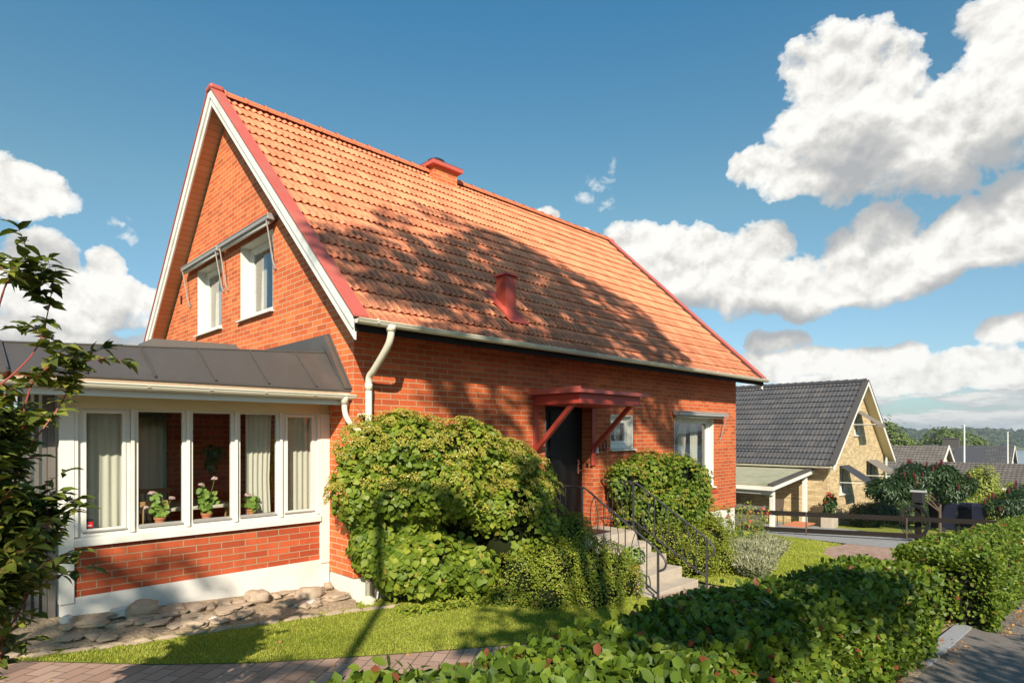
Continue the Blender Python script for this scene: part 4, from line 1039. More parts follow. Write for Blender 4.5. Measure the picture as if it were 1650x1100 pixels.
# ================================================================== stone bed by the sunroom
sheet('stone_bed_soil', [(-5.2, .9), (-4.0, .22), (-3.2, -.12), (-2.5, -.22), (-1.6, -.24), (-.6, -.26), (-.12, -.28), (.02, .0), (.0, .62), (-2.8, .62), (-5.2, 1.4)], M['soil'], .0, z=lambda x, y: ground_z(x) + .02 + .10 * min(1, max(0, (y + .25) / .8)))
def rock(x, y, z, rx, ry, rz, seed, label, mat='stone', name='rock', group='stones in the bed along the sunroom', cat='stone', flat=.5, rot=0.):
    mb = MB(); ns, nr = 22, 13; q = random.Random(seed); o = Vector((q.random() * 9, q.random() * 9, q.random() * 9))
    for i in range(nr + 1):
        ph = math.pi * i / nr
        for j in range(ns):
            th = 2 * math.pi * j / ns; d = Vector((math.sin(ph) * math.cos(th), math.sin(ph) * math.sin(th), math.cos(ph)))
            k = 1 + .42 * mnoise.noise(d * 1.2 + o) + .22 * mnoise.noise(d * 2.6 + o) + .09 * mnoise.noise(d * 7 + o)
            e = Vector((math.copysign(abs(d.x) ** .8, d.x) * rx, math.copysign(abs(d.y) ** .8, d.y) * ry, math.copysign(abs(d.z) ** .85, d.z) * rz)) * k
            c, s = math.cos(rot), math.sin(rot)
            mb.v.append((x + e.x * c - e.y * s, y + e.x * s + e.y * c, z + e.z))
    for i in range(nr):
        for j in range(ns): mb.f.append((i * ns + j, (i + 1) * ns + j, (i + 1) * ns + (j + 1) % ns, i * ns + (j + 1) % ns))
    ob = mb.build(name, M[mat], smooth=True); recenter(ob, (x, y, z)); return tag(ob, label, cat, group)
bz = lambda x, y: ground_z(x) + .03 + .10 * min(1, max(0, (y + .25) / .8))
rock(-1.02, .33, bz(-1, .3) + .04, .13, .10, .085, 1, 'dark rounded stone, tallest in the middle of the sunroom bed')
rock(-.42, .26, bz(-.4, .3) + .03, .16, .11, .085, 2, 'large tan boulder near the house end of the stone bed')
rock(-2.15, .36, bz(-2.1, .4) + .05, .15, .09, .08, 3, 'dark pointed stone beside the white pebble')
rock(-2.33, .42, bz(-2.3, .4) + .05, .085, .05, .035, 4, 'smooth white pebble against the sunroom plinth', 'stone_pale')
rock(-.12, .42, bz(-.1, .4) + .05, .055, .05, .045, 5, 'small brown stone in the corner of the brick wall')
rock(-.15, .10, bz(-.1, .1) + .02, .14, .10, .045, 6, 'flat stone lying by the house corner')
q = random.Random(3)
for i in range(64):
    x = -2.9 + 2.7 * q.random(); y = -.12 + .62 * q.random()
    rock(x, y, bz(x, y) + .005, q.uniform(.035, .15), q.uniform(.03, .10), q.uniform(.015, .04), 20 + i, 'flat fieldstone half sunk in the sandy bed', q.choice(['stone', 'stone', 'stone', 'stone_pale']) if i % 5 == 0 else 'stone', rot=q.uniform(-.5, .5))
edge = cat_line([(-4.3, .42, 0), (-3.2, -.16, 0), (-2.5, -.27, 0), (-1.6, -.29, 0), (-.6, -.31, 0), (-.15, -.36, 0), (.3, -.42, 0)])
d = 0; last = edge[0]; i = 0; acc = .0
pts = []
for a, b in zip(edge, edge[1:]):
    L = (b - a).length; s = 0
    while acc < L: pts.append((a + (b - a) * (acc / L), math.atan2(b.y - a.y, b.x - a.x))); acc += .235
    acc -= L
for i, (p, an) in enumerate(pts):
    rock(p.x, p.y, ground_z(p.x) + .012, .125, .045, .03, 80 + i, 'thin grey edging stone between stone bed and lawn', 'stone', 'edging_stone', 'edging stones of the sunroom bed', 'edging stone', rot=an)

# ================================================================== PLANTS BY THE HOUSE
def shrub(name, label, cat, loc, blobs, n, size, mat, shape, seed, depth=.28, gap=None, droop=.3, core=.62, lump=.12, freq=3., ymax=None, zmin=0.0, group=None, jit=.6, inner=.74, tone=None):
    t = thing(name, label, cat, loc, group)
    P, N = blob_pts(blobs, n, depth, lump, freq, gap, seed, zmin, ymax, inner)
    tn = .5 + .22 * snoise(P, 2.2) if tone is None else tone(P)
    leaves('foliage', P, N * .8 + np.array([0, 0, .35]), size, mat, t, shape, jit=jit, droop=droop, tone=tn, seed=seed)
    if core: blob_core('dark_core', blobs, t, core, ymax=ymax)
    return t, P, N
HY = [(0.13, -.22, 1.86, .40, .34, .34), (.02, -.22, 1.38, .36, .34, .40), (.62, -.40, 1.90, .55, .46, .34), (1.25, -.50, 1.86, .55, .48, .34), (1.9, -.58, 1.62, .55, .48, .36),
      (2.45, -.6, 1.25, .48, .42, .42), (2.62, -.62, .82, .38, .38, .42), (.95, -.58, 1.42, .65, .52, .38), (1.75, -.7, 1.12, .6, .50, .40), (.35, -.40, 1.35, .42, .38, .36),
      (.60, -.15, 2.14, .36, .25, .20), (2.2, -.75, .75, .45, .40, .35), (2.85, -.35, 1.05, .3, .3, .4)]
HL = [(.18, -.22, .75, .30, .26, .36), (.42, -.34, .50, .36, .30, .34), (.85, -.50, .42, .42, .36, .40), (1.35, -.60, .38, .42, .38, .36), (.10, -.16, 1.05, .24, .24, .25), (1.8, -.7, .55, .4, .4, .4), (.75, -.28, .98, .5, .22, .36), (1.45, -.40, .82, .5, .28, .36), (2.2, -.5, .45, .4, .35, .4)]
hy = thing('climbing_hydrangea', 'large sprawling climber with heart shaped leaves on the house corner', 'shrub', (1., -.3, 0))
P, N = blob_pts(HY, 15500, .24, .16, 3.2, (3.0, .50), 31, 0., -.01, .78)
leaves('foliage', P, N * .8 + np.array([0, 0, .3]), .066, M['hydrangea'], hy, 'heart', droop=.55, jit=.65, tone=.50 + .22 * snoise(P, 2.5), seed=31)
P2, N2 = blob_pts(HL, 7600, .3, .2, 3.5, (3.6, .12), 32, .02, -.01, .72)
leaves('lower_foliage', P2, N2 * .8 + np.array([0, 0, .2]), .088, M['hydrangea'], hy, 'heart', droop=.8, jit=.55, tone=.45 + .2 * snoise(P2, 3.), seed=32)
blob_core('dark_core', HY + HL, hy, .60, ymax=-.02)
# lacy flower heads on the upper part
g = np.random.default_rng(9); Pf, Nf = blob_pts(HY, 560, .02, .16, 3.2, (1.7, .35), 33, .75, -.02, .93)
sel = (Nf[:, 2] > -.25) & (Pf[:, 2] > .9); Pf = Pf[sel]; Nf = Nf[sel]
C = []; CN = []
for p, n in zip(Pf, unit(Nf * .7 + np.array([0, -.15, .5]))):
    k = 58; a = unit(np.cross(n, [0, 0, 1.]) + 1e-6); b = np.cross(n, a); rr = .075 * np.sqrt(g.random(k)) * g.uniform(.7, 1.25); th = g.uniform(0, 6.28, k)
    C.append(p + n * (.055 - 3. * (rr ** 2)[:, None]) + a * (rr * np.cos(th))[:, None] + b * (rr * np.sin(th))[:, None] + g.normal(0, .004, (k, 3))); CN.append(np.tile(n, (k, 1)))
leaves('flower_heads', np.concatenate(C), np.concatenate(CN), .0135, M['flower'], hy, 'bit', jit=.8, seed=34)
mb = MB()
for k in range(26):
    x = g.uniform(0, 2.2); x2 = x + g.uniform(-.5, .5); z2 = g.uniform(.5, 1.8)
    mb.tube(cat_line([(x, -.12, ground_z(x)), ((x + x2) / 2 + .1, -.25, z2 * .5), (x2, -.35 - .3 * g.random(), z2)]), [.012] * 7 + [.007] * 6, 5)
for k in range(16):     # loose shoots on the wall and above the crown
    x = g.uniform(-.05, 2.6); z = 2.0 - .28 * max(0, x - .9) + g.uniform(0, .2)
    mb.tube(cat_line([(x, -.25, z - .2), (x + g.normal(0, .05), -.22, z + .08), (x + g.normal(0, .08), -.2, z + g.uniform(.12, .22))]), .004, 4)
mb.build('stems', M['bark'], hy)

shrub('small_leaved_shrub', 'low bushy shrub of tiny leaves between lawn and steps', 'shrub', (2.4, -1.4, -.1),
      [(1.78, -1.05, .22, .42, .38, .40), (2.15, -1.28, .32, .45, .42, .42), (2.62, -1.45, .25, .42, .38, .42), (3.0, -1.55, .18, .36, .36, .40), (3.22, -1.62, .0, .28, .34, .34),
       (1.95, -1.35, -.02, .45, .36, .26), (2.6, -1.68, -.05, .5, .34, .28), (2.9, -.9, .52, .42, .40, .32), (3.2, -.75, .62, .28, .34, .28), (1.55, -1.0, .0, .3, .3, .25)],
      24000, .030, M['lowleaf'], 'oval', 41, .22, (5.2, .42), .1, .64, .16, 5.)
H2 = [(5.20, -.33, 1.18, .42, .34, .40), (5.85, -.42, 1.32, .55, .42, .40), (6.55, -.50, 1.28, .55, .44, .42), (7.1, -.5, 1.15, .42, .40, .40), (7.0, -.55, .80, .45, .40, .42), (6.3, -.60, .75, .55, .42, .45),
      (5.55, -.55, .7, .5, .40, .50), (5.25, -.5, .35, .4, .4, .5), (7.45, -.45, .95, .3, .3, .3), (6.9, -.6, .4, .4, .4, .4)]
t2, P, N = shrub('climbing_shrub', 'rounded dark green climber below the big front window', 'shrub', (6.1, -.3, -.4), H2, 11500, .062, M['hydrangea'], 'heart', 51, .30, (3.2, .6), .5, .60, .14, 3.2, -.01,
      tone=lambda P: .28 + .2 * snoise(P, 2.5))
Pf, Nf = blob_pts(H2, 260, .02, .14, 3.2, None, 53, .75, -.02, .93); sel = Nf[:, 2] > 0; Pf, Nf = Pf[sel], Nf[sel]; C = []; CN = []
for p, n in zip(Pf, unit(Nf + np.array([0, 0, .5]))):
    k = 30; C.append(p + n * .03 + g.normal(0, .036, (k, 3)) * np.array([1, 1, .4])); CN.append(np.tile(n, (k, 1)))
leaves('flower_heads', np.concatenate(C), np.concatenate(CN), .014, M['flower'], t2, 'bit', jit=.8, tone=.3, seed=54)
shrub('yellowish_shrub', 'low yellow-green shrub behind the far stair railing', 'shrub', (6.2, -1.2, -.4),
      [(5.45, -.95, .12, .45, .40, .45), (5.95, -1.15, .10, .5, .42, .45), (6.5, -1.15, .05, .5, .4, .42), (7.0, -1.1, .05, .45, .40, .42), (5.7, -1.45, -.15, .42, .35, .30), (6.3, -1.55, -.18, .4, .3, .28), (5.35, -1.4, -.1, .3, .3, .35), (7.3, -.8, .25, .3, .3, .4)],
      17000, .030, M['lowleaf'], 'oval', 61, .24, (5., .5), .1, .64, .16, 5., tone=lambda P: .6 + .22 * snoise(P, 3.))

def tuft(name, label, cat, x, y, r, h, n, mat, seed, size=.10, heads=None, group=None):
    g = np.random.default_rng(seed); z = ground_z(x); t = thing(name, label, cat, (x, y, z), group)
    N = n; th = g.uniform(0, 6.28, N); lean = g.uniform(0, 1, N) ** .7; L = h * g.uniform(.55, 1.0, N)
    d = np.column_stack([np.cos(th) * lean * .75, np.sin(th) * lean * .75, np.ones(N)]); d = unit(d)
    base = np.column_stack([x + np.cos(th) * r * .35 * lean, y + np.sin(th) * r * .35 * lean, np.full(N, z)])
    k = 5; P = np.concatenate([base + d * (L * (i + .3) / k)[:, None] for i in range(k)]); T = np.tile(d, (k, 1))
    tone = np.clip(np.concatenate([np.full(N, .15 + .17 * i) for i in range(k)]), 0, 1)
    leaves('stalks', P, unit(g.normal(0, 1, (len(P), 3))), size, mat, t, 'lance', tang=T, jit=.22, droop=0., tone=tone, seed=seed)
    if heads: 
        P = base + d * L[:, None]; leaves('flower_spikes', P, unit(g.normal(0, 1, (N, 3))), size * .55, heads, t, 'lance', tang=d, jit=.1, droop=0, seed=seed + 1)
    return t
for i, (x, y, r, h, lb) in enumerate([(7.1, -1.75, .55, .60, 'silvery lavender clump, largest, at the foot of the yellow-green shrub'), (7.9, -1.55, .45, .55, 'lavender clump between the largest clump and the lawn'),
                                    (8.7, -1.35, .5, .60, 'pale lavender clump nearest the rail fence'), (6.5, -2.05, .5, .42, 'short greenish lavender clump by the lowest step'), (8.1, -1.0, .4, .5, 'lavender clump next to the roses')]):
    tuft('lavender', lb, 'lavender', x, y, r, h, 900, M['lavleaf'], 70 + i, .085, M['lavleaf'], 'lavender clumps by the side lawn')
def rose(x, y, h, n, fl, label, seed, mat):
    g = np.random.default_rng(seed); z = ground_z(x); t = thing('rose_bush', label, 'rose bush', (x, y, z)); mb = MB(); P = []; T = []
    for k in range(9):
        a = g.uniform(0, 6.28); L = h * g.uniform(.6, 1); e = Vector((x + .28 * math.cos(a), y + .28 * math.sin(a), z + L)); c = cat_line([(x, y, z), ((x + e.x) / 2, (y + e.y) / 2, z + L * .6), e]); mb.tube(c, .006, 5); T.append(e)
        for _ in range(n // 9): p = c[int(g.uniform(.25, 1) * (len(c) - 1))]; P.append((p.x + g.normal(0, .05), p.y + g.normal(0, .05), p.z + g.normal(0, .04)))
    mb.build('stems', M['greenstem'], t); P = np.array(P)
    leaves('foliage', P, np.tile([0, -.4, .8], (len(P), 1)), .07, mat, t, 'oval', seed=seed)
    for k in range(fl):
        c = np.array(T[k]); dd = unit(g.normal(0, 1, (26, 3))); leaves('blossom', c + dd * .028, dd, .03, M['rosepetal'], t, 'bit', seed=seed + k)
rose(9.15, -.55, 1.25, 260, 2, 'tall sparse rose bush against the white plinth', 81, M['lowleaf'])
rose(9.95, -.65, 1.05, 300, 6, 'rose bush with coral blooms at the end of the brick house', 82, M['lowleaf'])
rose(8.55, -.85, .8, 300, 1, 'low reddish rose bush next to the yellow-green shrub', 83, M['darkleaf'])
pt = thing('potted_plant', 'terracotta pot with a white flowering plant on the steps', 'potted plant', (3.62, -1.45, -.04))
MB().lathe((3.66, -1.50, -.04), [(.07, 0), (.10, .17), (.112, .17), (.112, .21), (.10, .21), (.09, .19)], 18).build('clay_pot', M['terracotta'], pt)
P, N = blob_pts([(3.66, -1.50, .27, .17, .17, .13)], 320, seed=91); leaves('foliage', P, N, .045, M['geranium'], pt, 'heart', seed=91, tone=.3)
P, N = blob_pts([(3.68, -1.55, .30, .15, .15, .12)], 26, seed=92, depth=.02); leaves('flower_heads', P, N, .035, M['petal'], pt, 'bit', seed=92, tone=.9)
# low leafy weeds along the wall foot
P = np.column_stack([g.uniform(.15, 1.9, 420), -.62 - .28 * g.random(420), np.zeros(420)]); P[:, 1] -= .12 * P[:, 0]; P[:, 2] = ground_z(0) - .067 * P[:, 0] + g.uniform(.02, .12, 420)
tag(leaves('ground_cover', P, np.tile([0, -.3, 1.], (420, 1)), .06, M['hydrangea'], None, 'point', tone=.7, seed=95), 'low leafy weeds along the foot of the climber', 'ground cover', kind='stuff')

gx = np.random.default_rng(44)
P = np.concatenate([np.column_stack([gx.uniform(-3.2, 3.2, 46), gx.uniform(-2.6, -.3, 46), np.zeros(46)]), np.column_stack([gx.normal(4.0, .35, 130), gx.normal(-5.1, .14, 130), np.zeros(130)]),
                    np.column_stack([gx.uniform(5.5, 9., 150), -5.45 - np.abs(gx.normal(0, .12, 150)), np.zeros(150)]), np.column_stack([gx.uniform(5.2, 5.7, 60), gx.uniform(-5., -4.4, 60), np.zeros(60)])])
P[:, 2] = -.067 * P[:, 0] + .022
M['dryleaf'] = m_leaf('dry_leaves', (.25, .12, .05), (.42, .20, .07), (.55, .33, .12), None, .8, .1, .2)
tag(leaves('fallen_leaves', P, np.tile([0, 0, 1.], (len(P), 1)), .045, M['dryleaf'], None, 'oval', jit=.5, droop=0, seed=45), 'dry fallen leaves on lawn, kerb and road edge', 'fallen leaves', kind='stuff')
# ------------------------------------------------------------------ hedges
def hedge(name, label, x0, x1, y0, y1, h, n, size, seed, tone=.45, shape='fine', hfun=None, near=None):
    hf = hfun or (lambda x: h)
    t = thing(name, label, 'hedge', ((x0 + x1) / 2, (y0 + y1) / 2, ground_z((x0 + x1) / 2)))
    g = np.random.default_rng(seed); w = y1 - y0; L = x1 - x0
    areas = np.array([L * w, L * h, L * h, w * h, w * h]); f = g.choice(5, n, p=areas / areas.sum())
    a = g.random(n); b = g.random(n)
    if near is not None: a = np.where(f < 3, a ** near, a)
    P = np.zeros((n, 3)); N = np.zeros((n, 3))
    m = f == 0; P[m] = np.column_stack([a[m], b[m], np.ones(m.sum())]); N[m] = (0, 0, 1)
    m = f == 1; P[m] = np.column_stack([a[m], np.zeros(m.sum()), b[m]]); N[m] = (0, -1, .35)
    m = f == 2; P[m] = np.column_stack([a[m], np.ones(m.sum()), b[m]]); N[m] = (0, 1, .35)
    m = f == 3; P[m] = np.column_stack([np.zeros(m.sum()), a[m], b[m]]); N[m] = (-1, 0, .35)
    m = f == 4; P[m] = np.column_stack([np.ones(m.sum()), a[m], b[m]]); N[m] = (1, 0, .35)
    hx = np.array([hf(v) for v in x0 + P[:, 0] * L]) if hfun else h
    Q = np.column_stack([x0 + P[:, 0] * L, y0 + P[:, 1] * w, P[:, 2] * hx])
    # rounded shoulders and uneven surface
    ez = np.maximum(0, (P[:, 2] * h - (h - .16)) / .16); ey = (P[:, 1] - .5) * 2; ex = (P[:, 0] - .5) * 2
    top = f == 0; ed = np.minimum((1 - np.abs(ey)) * w / 2, (1 - np.abs(ex)) * L / 2); Q[:, 2] -= np.where(top, .09 * np.exp(-(ed / .10) ** 2), 0)
    side = ~top; Q[side, 0] -= np.sign(ex[side]) * np.where(np.abs(ex[side]) > .999, .07 * ez[side] ** 2, 0); Q[side, 1] -= np.sign(ey[side]) * np.where(np.abs(ey[side]) > .999, .07 * ez[side] ** 2, 0)
    lump = .045 * snoise(Q, 3.) + .025 * snoise(Q, 8.); Nn = unit(N); Q += Nn * lump[:, None]
    Q -= Nn * (.13 * g.random(n) ** 2)[:, None]
    Q += Nn * np.where(g.random(n) > .96, g.uniform(.02, .08, n), 0)[:, None]
    low = Q[:, 2] < .10; keep = ~(low & (g.random(n) < .5)); 
    Q = Q[keep]; Nn = Nn[keep]; Q[:, 2] += -.067 * Q[:, 0]
    up = Nn * .55 + np.array([0, 0, .30])
    tn = tone + .20 * snoise(Q, 5.) + .08 * snoise(Q, 14.)
    leaves('foliage', Q, up, size, M['hedge'], t, shape, tang=Nn * .3 + np.array([0, 0, .9]) * .55, jit=1.0, droop=0., tone=tn, seed=seed)
    mb = MB(); K = 30  # added dark solid core, fills the hedge instead of modelled branches
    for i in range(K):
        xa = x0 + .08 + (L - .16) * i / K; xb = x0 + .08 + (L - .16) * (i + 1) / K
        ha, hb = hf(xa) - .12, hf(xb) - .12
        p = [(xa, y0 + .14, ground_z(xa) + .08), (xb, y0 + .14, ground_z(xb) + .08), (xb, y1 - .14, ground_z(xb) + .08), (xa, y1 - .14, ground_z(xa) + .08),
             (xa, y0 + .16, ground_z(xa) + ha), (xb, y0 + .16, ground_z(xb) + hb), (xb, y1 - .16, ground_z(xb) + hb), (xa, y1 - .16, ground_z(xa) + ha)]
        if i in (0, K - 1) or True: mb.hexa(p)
    mb.build('dark_core', M['dark_fill'], t)
    mb = MB()
    for k in range(60):
        x = g.uniform(x0 + .1, x1 - .1); y = g.choice([y0 + .12, y1 - .12]) if k % 3 else g.uniform(y0, y1)
        if k % 3 == 0: x = g.choice([x0 + .1, x1 - .1])
        z = ground_z(x); mb.tube([(x, y, z), (x + g.normal(0, .06), y + g.normal(0, .03), z + .35), (x + g.normal(0, .12), y + g.normal(0, .05), z + h * .85)], [.008, .006, .003], 5)
    mb.build('stems', M['bark'], t)
    return t
hedge('clipped_hedge', 'long clipped hedge between the front lawn and the road, nearest the steps', -3.0, 3.98, -5.12, -4.27, .88, 56000, .062, 101, tone=.42, near=1.0)
hedge('clipped_hedge', 'clipped hedge beyond the paved gap along the road', 5.55, 22., -5.42, -4.38, .94, 62000, .055, 102, tone=.45, near=1.6)

# ------------------------------------------------------------------ pointed-leaf shrub beside the camera
def branchy(name, label, cat, base, tips, mat, stem, lsize, seed, per=16, sub=3, r0=.018, group=None):
    g = np.random.default_rng(seed); t = thing(name, label, cat, base, group); mb = MB(); P = []; N = []; T = []
    def twig(c, r, dens):
        mb.tube(c, [r * (1 - .75 * i / (len(c) - 1)) for i in range(len(c))], 5)
        n = len(c)
        for k in range(dens):
            u = (.5 if dens == 22 else .12) + (.5 if dens == 22 else .88) * (k + .5) / dens; i = min(int(u * (n - 1)), n - 2); p = c[i]; d = (c[i + 1] - c[i]).normalized()
            s = Vector(g.normal(0, 1, 3)); s = (s - d * s.dot(d)).normalized()
            for sg in (1, -1):
                dirn = (s * sg * .9 + d * .55 + Vector((0, 0, -.12))).normalized(); P.append(tuple(p)); T.append(tuple(dirn)); N.append(tuple((Vector((0, 0, 1)) + d * -.2 + Vector(g.normal(0, .3, 3)))))
        P.append(tuple(c[-1])); T.append(tuple((c[-1] - c[-2]).normalized())); N.append((0, -.3, 1))
    for tp in tips:
        tp = Vector(tp); b = Vector(base) + Vector(g.normal(0, .06, 3)) * Vector((1, 1, 0))
        if g.random() > .07: b = Vector((base[0] * .6 + tp.x * .4, base[1] * .6 + tp.y * .4, max(base[2] + .6, tp.z - g.uniform(.35, .7))))
        md = (b + tp) / 2 + Vector(g.normal(0, .08, 3)) + Vector((0, 0, .1)); c = cat_line([b, md, tp]); twig(c, r0, 22)
        for k in range(sub):
            i = int(g.uniform(.45, .97) * (len(c) - 1)); s = c[i]; e = s + Vector((g.normal(0, .11), g.normal(0, .11), g.uniform(.02, .24))); twig(cat_line([s, (s + e) / 2 + Vector((0, 0, .03)), e]), r0 * .3, per // 2)
    mb.build('stems', stem, t)
    leaves('foliage', np.array(P), np.array(N), lsize, mat, t, 'point', tang=np.array(T), jit=.25, droop=.25, tone=.45 + .25 * snoise(np.array(P), 5.), seed=seed); return t
bt = []
g = np.random.default_rng(77)
tip0 = [(-3.02, -2.72, 2.52), (-3.30, -3.0, 2.83), (-3.33, -3.03, 2.74), (-3.24, -2.95, 2.42)]
for k in range(125):
    u = g.random(); z = (1.45 + .80 * u ** 1.2) if k % 7 else 1.1 + .4 * u
    wid = .33 * min(1, (z - .75) / .6) * (1 if z < 1.95 else max(.25, 1 - (z - 1.95) * 2.2))
    a = g.uniform(0, 6.28); rr = wid * g.random() ** .5
    bt.append((-3.66 + rr * math.cos(a) - (.12 if z < 1.4 else 0), -2.86 + rr * math.sin(a) * .9, z))
branchy('pointed_leaf_shrub', 'tall shrub with pointed leaves on red stems overlapping the sunroom', 'shrub', (-3.68, -2.80, .25), bt + tip0, M['dogwood'], M['redstem'], .076, 78, per=16, sub=4, r0=.0055)

# ================================================================== YELLOW BRICK HOUSE
YX, YY = 20.2, 1.15; YW = 7.3; YL = 16.
yh = thing('yellow_brick_house', 'pale yellow brick house with dark grey tiled roof', 'house', (YX, YY, ground_z(YX)))
FG = FY(YY); FL = FX(YX); yap = YX + YW / 2; YSL = .80
ytop = lambda x: 1.15 + YSL * (YW / 2 - abs(x - yap))
mb = MB(); WG = [(21.50, 22.48, -.28, .80, .1), (24.95, 26.35, -.38, .90, .1), (23.30, 24.15, 2.0, 2.92, .1)]
wall(mb, FG, YX, YX + YW, -2.2, ytop, WG, breaks=(yap,)); wall(mb, FL, YY, YY + YL, -2.2, 1.17, [(6.4, 7.4, -.4, .8, .1)])
mb.add([(YX + YW, YY, -2.2), (YX + YW, YY + YL, -2.2), (YX + YW, YY + YL, 1.15), (YX + YW, YY, 1.15)], [(0, 1, 2, 3)])
mb.build('brick_wall', M['ybrick'], yh)
MB().box(YX + .6, YX + YW - .6, YY + 1.2, YY + 1.25, -2, 1.5).build('room_partition', M['interior'], yh)
for h in WG: window(yh, FG, h[0], h[1], h[2], h[3], rec=.08, case=.06, sash=.05, mull=((h[0] + h[1]) / 2,))
yz = lambda x: 1.24 + YSL * (YW / 2 - abs(x - yap))
CA2 = math.cos(math.atan(YSL)); SA2 = math.sin(math.atan(YSL)); xe = YX - .45; ze = yz(xe)
tiled_slope('roof_tiles', yh, M['dtile'], YY - .30, YY + YL, 0, (yap - xe) / CA2, lambda u, s: (xe + s * CA2, u, ze + s * SA2), (-SA2, 0, CA2), None, wave=.15, row=.36, amp=.035, step=.03, seed=8, res=6)
mb = MB()
for sg in (1, -1):
    x0 = yap - sg * (YW / 2 + .42); z0 = yz(x0) - .08
    p = [(x0, YY - .36, z0), (x0, YY + YL, z0), (yap, YY + YL, yz(yap) - .08), (yap, YY - .36, yz(yap) - .08)]
    mb.hexa(p + [(x, y, z + .06) for x, y, z in p])
mb.build('roof_deck', M['cream'], yh)
mb = MB(); mb.add([(yap, YY - .3, yz(yap) + .04), (yap, YY + YL, yz(yap) + .04), (yap + YW / 2 + .45, YY + YL, ze + .04), (yap + YW / 2 + .45, YY - .3, ze + .04)], [(0, 1, 2, 3)]); mb.build('rear_roof_slope', M['dtile'], yh)
mb = MB(); y = YY - .3
while y < YY + YL - .4: mb.tube([(yap, y, yz(yap) + .05), (yap, y + .38, yz(yap) + .035)], [.115, .095], 8); y += .34
mb.build('ridge_tiles', M['dtile'], yh)
for sg in (1, -1):
    x0 = yap - sg * (YW / 2 + .47); zt = lambda x: yz(x) + .09
    MB().prism([(x0, YY - .38, zt(x0)), (yap, YY - .38, zt(yap)), (yap, YY - .38, zt(yap) - .22), (x0, YY - .38, zt(x0) - .22)], (0, .03, 0)).build('bargeboard', M['white'], yh)
    MB().prism([(x0, YY - .40, zt(x0) + .012), (yap, YY - .40, zt(yap) + .012), (yap, YY - .40, zt(yap) - .02), (x0, YY - .40, zt(x0) - .02)], (0, .22, 0)).build('verge_flashing', M['darkmetal'], yh)
gutter_run(yh, FL, YY - .35, YY + YL, .48, ze - .02, .06)
MB().bar((xe + .35, YY + 1.1, 1.75), (xe + .35, YY + 4.2, 1.75), .05, .03).build('snow_guard', M['darkmetal'], yh)
MB().box(yap - .1, yap + .8, 8.9, 9.9, 3.2, 5.0).build('chimney', M['ybrick'], yh)
MB().box(yap - .16, yap + .86, 8.84, 9.96, 5.0, 5.12).build('chimney_cap', M['darkmetal'], yh)
# opened canvas awnings
for (u0, u1, z1, dz, out, mt) in ((21.45, 22.55, .84, .62, .95, 'canvas'), (24.9, 26.4, .94, .62, .95, 'canvas2'), (23.22, 24.22, 3.0, .55, .85, 'canvas2')):
    mb = MB(); p = [FG(u0, .03, z1), FG(u1, .03, z1), FG(u1, out, z1 - dz), FG(u0, out, z1 - dz)]
    mb.hexa([(x, y, z - .012) for x, y, z in p] + p); fbox(mb, FG, u0, u1, out, out + .008, z1 - dz - .14, z1 - dz)
    a = mb.build('awning_canvas', M[mt], yh)
    for u in (u0 + .03, u1 - .03): MB().bar(FG(u, .02, z1 - dz - .02), FG(u, out, z1 - dz - .01), .025).build('awning_arm', M['greywhite'], a)
# annex on the far side
ax = thing('grey_annex', 'small grey boarded annex with white corners behind the yellow house', 'shed', (29.5, 1.2, -2))
mb = MB()
for k in range(16): p = -2.2 + k * .16; mb.hexa([(27.75, 1.35, p), (30.2, 1.35, p), (30.2, 4, p), (27.75, 4, p), (27.75, 1.38, p + .16), (30.2, 1.38, p + .16), (30.2, 4, p + .16), (27.75, 4, p + .16)])
mb.build('boarding', M['greywood'] if False else M['greywhite'], ax)
for x in (27.75, 30.1): MB().box(x, x + .12, 1.30, 1.42, -2.3, .4).build('corner_board', M['white'], ax)
MB().box(27.6, 30.5, 1.0, 4.2, .36, .46).build('flat_roof', M['darkmetal'], ax)
MB().tube([(27.62, 1.06, 1.1), (27.66, 1.07, .9), (27.66, 1.1, -2)], .05, 8).build('downpipe', M['gutter'], yh)

# ------------------------------------------------------------------ carport beside the yellow house
cp = thing('carport', 'white posted carport with a mossy flat roof', 'carport', (18.3, 3.5, -1.2))
x0, x1, y0, y1 = 16.35, 20.18, 1.62, 7.5; zl, zh = .38, .80
p = [(x0, y0, zl), (x1, y0, zh), (x1, y1, zh), (x0, y1, zl)]
MB().hexa([(x, y, z - .05) for x, y, z in p] + p).build('roof_felt', M['felt'], cp)
mb = MB(); mb.hexa([(x0, y0 - .03, zl - .20), (x1, y0 - .03, zh - .20), (x1, y0, zh - .20), (x0, y0, zl - .20), (x0, y0 - .03, zl - .06), (x1, y0 - .03, zh - .06), (x1, y0, zh - .06), (x0, y0, zl - .06)])
mb.box(x0 - .03, x0 - .001, y0 - .03, y1, zl - .2, zl - .06); mb.build('fascia', M['white'], cp)
mb = MB(); mb.hexa([(x0 - .04, y0 - .05, zl - .058), (x1, y0 - .05, zh - .058), (x1, y0 + .12, zh - .04), (x0 - .04, y0 + .12, zl - .04), (x0 - .04, y0 - .05, zl + .03), (x1, y0 - .05, zh + .03), (x1, y0 + .12, zh + .03), (x0 - .04, y0 + .12, zl + .03)]); mb.build('edge_flashing', M['darkmetal'], cp)
MB().box(x0 + .3, x0 + .42, y0 + .1, y1, zl - .38, zl - .16).build('beam', M['greywhite'], cp)
for px, py in ((16.8, 1.80), (19.75, 1.80), (16.8, 4.6), (19.75, 4.9)): MB().box(px - .07, px + .07, py - .07, py + .07, ground_z(px) - .05, .2 if px < 18 else .6).build('post', M['white'], cp, bevel=.004)
pn = thing('slat_screen', 'low grey board screen in front of the carport', 'screen', (16.5, 2.4, -1.1)); mb = MB()
